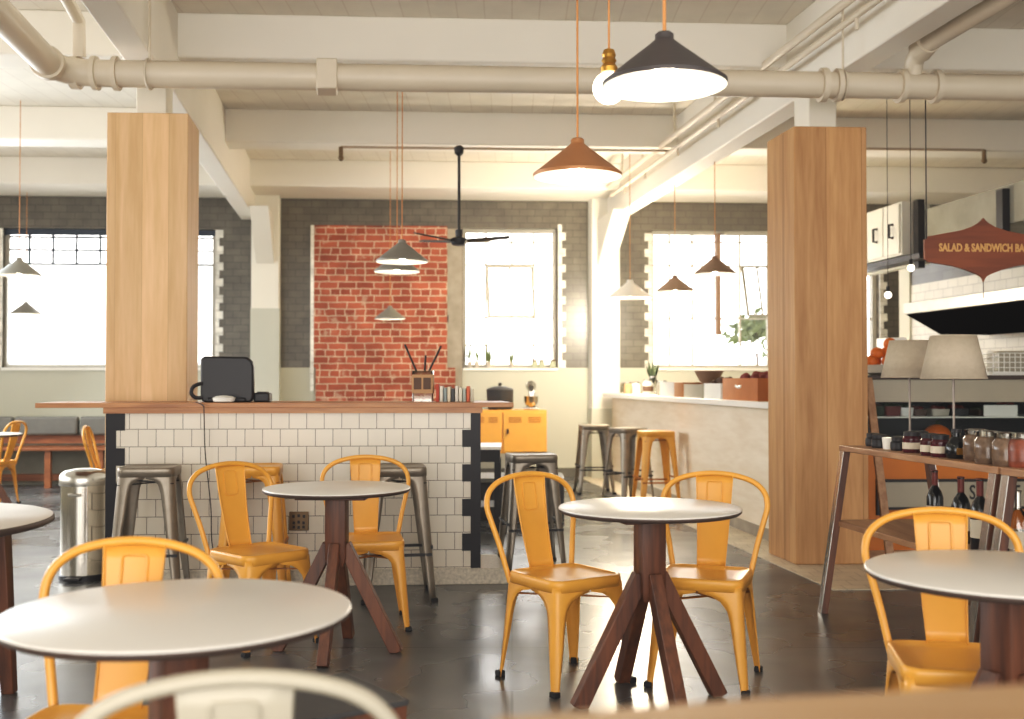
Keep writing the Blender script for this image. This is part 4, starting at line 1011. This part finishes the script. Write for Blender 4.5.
# produce in the cold display
random.seed(21)
labs = ['dark greens', 'red packets', 'brown loaves', 'white tub', 'dark salad', 'orange squash', 'pale carton', 'brown packet', 'green bunch', 'cream tub', 'dark tray', 'white carton']
pxs = [874, 889, 903, 916, 936, 956, 980, 1006]
kinds = ['leaf', 'red_item', 'white_gloss', 'brown_item', 'bowl', 'dark_metal', 'brown_item', 'charcoal']
nm = ['green', 'red', 'white', 'brown', 'cream', 'dark', 'brown', 'charcoal']
for lv, z in enumerate((.995, .75)):
    for i, px in enumerate(pxs):
        g_ = G(atb(px + (6 if lv else 0), 420, sb + .3)[0], sb + .3, z)
        m_ = kinds[(i + lv * 3) % 8]; n_ = nm[(i + lv * 3) % 8]
        pos = ['first', 'second', 'third', 'fourth', 'fifth', 'sixth', 'seventh', 'eighth'][i]
        t = thing('food_tub', f'{n_} tub of food, {pos} from the left on the ' + ('upper' if lv == 0 else 'lower') + ' level of the cold display', 'tub', g_, 0, 'tubs of food in the cold display')
        w_ = random.uniform(.05, .075); hh = random.uniform(.04, .09)
        MB().rings([[(x, y, zz) for x, y in rrect(w_ * s_, .1, .015, 3)] for zz, s_ in ((0, .85), (hh, 1))], True, True).build('tub_body', M[m_], t)
        mb = MB()
        for k in range(7): mb.ball((random.uniform(-w_ * .7, w_ * .7), random.uniform(-.08, .06), hh), random.uniform(.018, .032), 8, 5)
        mb.build('contents', M[random.choice(['leaf', 'red_item', 'brown_item', 'preserve'])], t)
x0, zt_ = atb(984, 408, sb + .1); x1, zb_ = atb(1017, 419, sb + .1); g_ = G((x0 + x1) / 2, sb + .1, .995)
t = thing('price_card', 'blank white card standing in the cold display at right', 'card', g_); MB().box(-(x1 - x0) / 2, (x1 - x0) / 2, -.004, .004, .0, .085).build('card_face', M['white_gloss'], t); MB().box(-.02, .02, .0, .03, 0, .02).build('card_foot', M['steel'], t)
g_ = G(atb(937, 425, sb + .12)[0], sb + .12, .75); t = thing('squash', 'round orange squash on the lower level of the cold display', 'vegetable', g_)
MB().ball((0, 0, .1), .1, 18, 10, .85).build('flesh', M['orange_fruit'], t); MB().tube([(0, 0, .17), (.01, 0, .21)], [.016, .01], 8).build('stem', M['leaf'], t)
# oranges in a bowl
g_ = G(atb(881, 374, sb + .2)[0], sb + .2, 1.305); t = thing('fruit_bowl', 'stoneware bowl of oranges on the salad bar beside the pine column', 'bowl', g_)
MB().lathe([(.07, 0), (.13, .02), (.16, .08), (.153, .08), (.12, .025), (.02, .02)], n=28, capt=False).build('bowl_body', M['bowl'], t)
pl_ = [(-.075, -.04, .085), (.02, -.075, .085), (.078, .0, .085), (-.02, .06, .085), (-.035, -.03, .14), (.04, .0, .145), (.055, -.01, .205)]
for i, p_ in enumerate(pl_):
    o = thing('orange', ['orange at the left rim of the fruit bowl', 'orange at the front of the fruit bowl', 'orange at the right rim of the fruit bowl', 'orange at the back of the fruit bowl', 'orange in the second layer of the fruit bowl, left', 'orange in the second layer of the fruit bowl, right', 'topmost orange on the fruit bowl pile'][i], 'orange', g_ + V((p_[0] * 1.2, p_[1] * 1.2, .01 + p_[2] * 1.12)), 0, 'oranges in the fruit bowl')
    MB().ball((0, 0, 0), .05, 14, 9, .95).build('peel', M['orange_fruit'], o); MB().lathe([(.006, .045), (.004, .05)], n=8).build('stem_end', M['leaf'], o)
# back-of-bar equipment
g_ = G(atb(894, 374, sb + .55)[0], sb + .55, 1.305); t = thing('white_appliance', 'white and grey boxy appliance on the salad bar behind the oranges', 'appliance', g_)
MB().box(-.1, .06, -.12, .12, 0, .3).build('front_case', M['white_gloss'], t, bevel=.008); MB().box(.06, .4, -.1, .12, 0, .27).build('side_case', M['steel'], t, bevel=.008)
g_ = G(atb(1006, 374, sb + .3)[0], sb + .3, 1.305); t = thing('wire_basket', 'white wire basket on the salad bar at the right edge', 'basket', g_)
MB().box(-.17, .3, -.15, .15, 0, .03).build('tray', M['white_gloss'], t)
mb = MB()
for k in range(12):
    x = -.165 + k * .042; mb.bar((x, -.15, .02), (x, -.15, .17), .006, .006); mb.bar((x, .15, .02), (x, .15, .17), .006, .006)
for z in (.06, .1, .14, .17): mb.tube([(-.17, -.15, z), (.3, -.15, z), (.3, .15, z), (-.17, .15, z)], .004, 6, closed=True)
mb.build('wire_mesh', M['white_gloss'], t); MB().box(-.1, .28, -.1, .12, .03, .19).build('liner', M['cream_metal'], t, bevel=.01)
# plank leaning on the bar end
p0 = atz(886, 548, .006); p1 = at(868, 382, 7.7)
g_ = at(868, 378, 7.82); b_ = at(883, 500, 7.6); d = (b_ - g_) / (b_.z - g_.z); foot = g_ + d * (.006 - g_.z)
t = thing('leaning_plank', 'narrow pale wooden plank leaning beside the pine column', 'plank', foot)
MB().bar(foot, g_, .055, .03, up=(0, -1, 0)).build('board', M['oakY'], t, world=True, bevel=.003)

# ------------------------------------------------------------------ hanging sign
sy = 7.15; c = at(983, 249, sy)
t = thing('hanging_sign', 'rust red hanging sign with pointed top and bottom and gold lettering', 'sign', c, rzT)
hw = (983 - 922) / F * sy; up_ = 31 / F * sy
u_ = sy / F
half = [(x * u_, z * u_) for x, z in ((0, 31), (2, 28.5), (5, 26), (12, 22), (25, 18), (39, 15.5), (54, 12.6), (57, 12.3), (58, 9.5), (60.5, 9))]
half2 = [(x * u_, z * u_) for x, z in ((60.5, -11), (58, -11.5), (57, -13.6), (54, -13.9), (32, -17.3), (19, -20.8), (8, -25), (3, -27.5), (1, -30), (0, -33))]
right = half + half2; outl = right + [(-x, z) for x, z in right[::-1] if x > 0]
MB().prism(outl, -.012, .012).build('board', M['rust'], t)
text_mesh('SALAD & SANDWICH BAR', .072, M['gold'], 'lettering', t, (0, -.0145, .004), 0, .72, bold=.035)
MB().tube([(-hw + .02, 0, up_ * .15), (-hw + .02, 0, PZ - c.z)], .004, 6).build('cord', M['cord_dark'], t); MB().tube([(hw - .02, 0, up_ * .15), (hw - .02, 0, PZ - c.z)], .004, 6).build('cord', M['cord_dark'], t)
MB().tube([(0, 0, -up_), (.0, 0, -up_ - .12)], .0025, 6).build('pull_string', M['cord_dark'], t)

# ------------------------------------------------------------------ display table with jars and bottles
tb0, tb1 = 4.43, 5.92; ta0, ta1 = 1.58, 2.08; tz = .91
def disp(b0, b1, lab):
    q = G((ta0 + ta1) / 2, (b0 + b1) / 2); t = thing('display_table', lab, 'table', (q.x, q.y, 0))
    mb = MB(); mb.gbox(ta0, ta1, b0, b1, tz - .03, tz); mb.build('table_top', M['oakY'], t, world=True, bevel=.003)
    for sa in (0, 1):
        for sb_ in (0, 1):
            a = ta0 + .02 if sa == 0 else ta1 - .02; af = a - .13 if sa == 0 else a + .13
            b = b0 + .035 if sb_ == 0 else b1 - .035; 
            mb = MB(); mb.bar(G(a, b, tz - .03), G(af, b, 0), .035, .065, up=(0, 1, 0)); 
            o = mb.build('leg', M['walnut'], t, world=True, bevel=.003)
            mb = MB(); s_ = -1 if sa == 0 else 1
            e = .02 * s_; mb.bar(G(a + e, b, tz - .03), G(af + e, b, 0), .004, .063, up=(0, 1, 0)); mb.build('steel_edging', M['steel'], o, world=True)
    mb = MB(); mb.gbox(ta0 - .035, ta1 + .035, b0 + .02, b1 - .02, .475, .505); mb.build('shelf', M['oakY'], t, world=True, bevel=.003)
    return t
disp(tb0, tb1, 'oak and dark metal display table with jars on top and bottles on its shelf')
disp(2.85, tb0 - .02, 'second display table butted against the first at the right edge')
def on_disp(px, a, z=tz):
    a += .08
    k = (px - 512) / F; b = (a * (1 - k * KT) + KD * B0) / (k + KD); return G(a, b, z)
def jar(px, a, r, h, body, lid, lab, name='preserve_jar', group='jars on the display table', lidh=.018, clip=False):
    g_ = on_disp(px, a); t = thing(name, lab, 'jar', g_, 0, group)
    MB().lathe([(r * .92, 0), (r, .01), (r, h * .82), (r * .82, h * .95), (r * .8, h)], n=22).build('jar_body', body, t)
    MB().lathe([(r * .86, h * .97), (r * .88, h + lidh), (r * .5, h + lidh + .004)], n=22).build('lid', lid, t)
    MB().lathe([(r * 1.015, h * .22), (r * 1.015, h * .6)], n=22, capb=False, capt=False).build('label_band', M['label'] if name == 'jam_jar' else body, t)
    if clip: MB().tube([(0, -r - .006, h * .7), (0, -r - .014, h * .85), (0, -r - .004, h + lidh)], .004, 6).build('wire_clip', M['steel'], t)
    return t
jar(873, 1.66, .042, .05, M['black'], M['black'], 'low black tin at the far left end of the display table', 'small_tin')
jar(879, 1.62, .042, .052, M['black'], M['black'], 'second low black tin near the far end of the display table', 'small_tin')
g_ = on_disp(888.5, 1.62); t = thing('tea_light', 'small glowing tea light holder between the black tins on the display table', 'candle', g_); MB().lathe([(.03, 0), (.036, .06), (.032, .06), (.028, .01)], n=18, capt=False).build('glass_cup', M['white_gloss'], t); MB().lathe([(.026, .01), (.026, .045)], n=16).build('wax', M['bulb_soft'], t)
jar(899, 1.62, .045, .05, M['black'], M['black'], 'third low black tin just right of the tea light', 'small_tin')
jar(911, 1.60, .043, .085, M['jam'], M['black'], 'dark red jam jar on the display table, left of four', 'jam_jar')
jar(920, 1.66, .043, .085, M['jam'], M['black'], 'dark red jam jar on the display table, second from left', 'jam_jar')
jar(929, 1.58, .043, .085, M['jam'], M['black'], 'dark red jam jar at the front, third from left', 'jam_jar')
jar(940, 1.58, .045, .085, M['jam'], M['black'], 'dark red jam jar on the display table, right of four', 'jam_jar')
g_ = on_disp(956, 1.6); t = thing('dark_flask', 'dark rounded squat bottle between the jam jars and the big preserve jars', 'bottle', g_); MB().lathe([(.04, 0), (.052, .02), (.05, .06), (.03, .09), (.02, .1), (.02, .12)], n=22).build('flask_body', M['bottle'], t); MB().lathe([(.022, .118), (.022, .135)], n=14).build('stopper', M['black'], t); MB().box(-.02, .02, -.054, -.048, .02, .05).build('gold_label', M['brass'], t)
jar(976, 1.62, .058, .118, M['preserve'], M['jarglass'], 'large preserve jar of mixed fruit, left of the big jars', lidh=.02, clip=True)
jar(988, 1.57, .058, .118, M['preserve'], M['jarglass'], 'large preserve jar at the front, second of the big jars', lidh=.02, clip=True)
jar(1006, 1.57, .058, .118, M['preserve'], M['jarglass'], 'large preserve jar near the right edge, third of the big jars', lidh=.02, clip=True)
jar(1022, 1.60, .058, .118, plain('red_preserve', '#8a4a35', .3, var=.4, scale=30), M['jarglass'], 'large reddish preserve jar cut by the right edge of the photo', lidh=.02, clip=True)
def bottle(px, a, r, h, body, cap, lab):
    g_ = on_disp(px, a, .505); t = thing('wine_bottle', lab, 'bottle', g_, 0, 'bottles on the display table shelf')
    MB().lathe([(r * .9, 0), (r, .01), (r, h * .58), (r * .75, h * .68), (r * .36, h * .76), (r * .33, h * .97), (r * .38, h * .975), (r * .38, h)], n=22).build('bottle_body', body, t)
    MB().lathe([(r * .36, h * .74), (r * .36, h * .99), (r * .42, h * .992), (r * .4, h * 1.005)], n=18).build('foil_cap', cap, t)
    MB().lathe([(r * 1.01, h * .2), (r * 1.01, h * .45)], n=22, capb=False, capt=False).build('paper_label', M['label'], t)
bottle(934, 1.72, .04, .315, M['bottle'], M['foil'], 'dark wine bottle leftmost on the display table shelf')
bottle(960, 1.68, .042, .31, M['bottle'], M['foil'], 'dark wine bottle in the middle of the display table shelf')
bottle(979, 1.62, .042, .325, M['bottle'], M['foil'], 'dark wine bottle just left of the double table leg')
bottle(1016, 1.62, .045, .3, M['jarglass'], M['steel'], 'clear bottle right of the double table leg')
# table lamps
def table_lamp(px, a, dia, hsh, zb, lab):
    g_ = on_disp(px, a); t = thing('table_lamp', lab, 'lamp', g_, 0, 'linen table lamps'); r = dia / 2
    MB().lathe([(.07, 0), (.07, .012), (.012, .02)], n=24).build('base', M['dark_metal'], t); MB().tube([(0, 0, .015), (0, 0, zb - tz + .1)], .006, 8).build('stem', M['stem'], t)
    k = zb - tz
    MB().lathe([(r, k), (r * .70, k + hsh)], n=40, capb=False, capt=False).build('lamp_shade', M['fabric'], t, solid=.003)
    mb = MB(); mb.tube([(r * cos(q * pi / 16), r * sin(q * pi / 16), k) for q in range(32)], .003, 6, closed=True); mb.tube([(r * .7 * cos(q * pi / 16), r * .7 * sin(q * pi / 16), k + hsh) for q in range(32)], .003, 6, closed=True); mb.build('shade_rim', M['fabric'], t)
table_lamp(909.5, 1.74, .285, .19, 1.285, 'linen shaded table lamp, farther and smaller one on the display table')
table_lamp(953.5, 1.66, .295, .2, 1.278, 'linen shaded table lamp, nearer one on the display table')
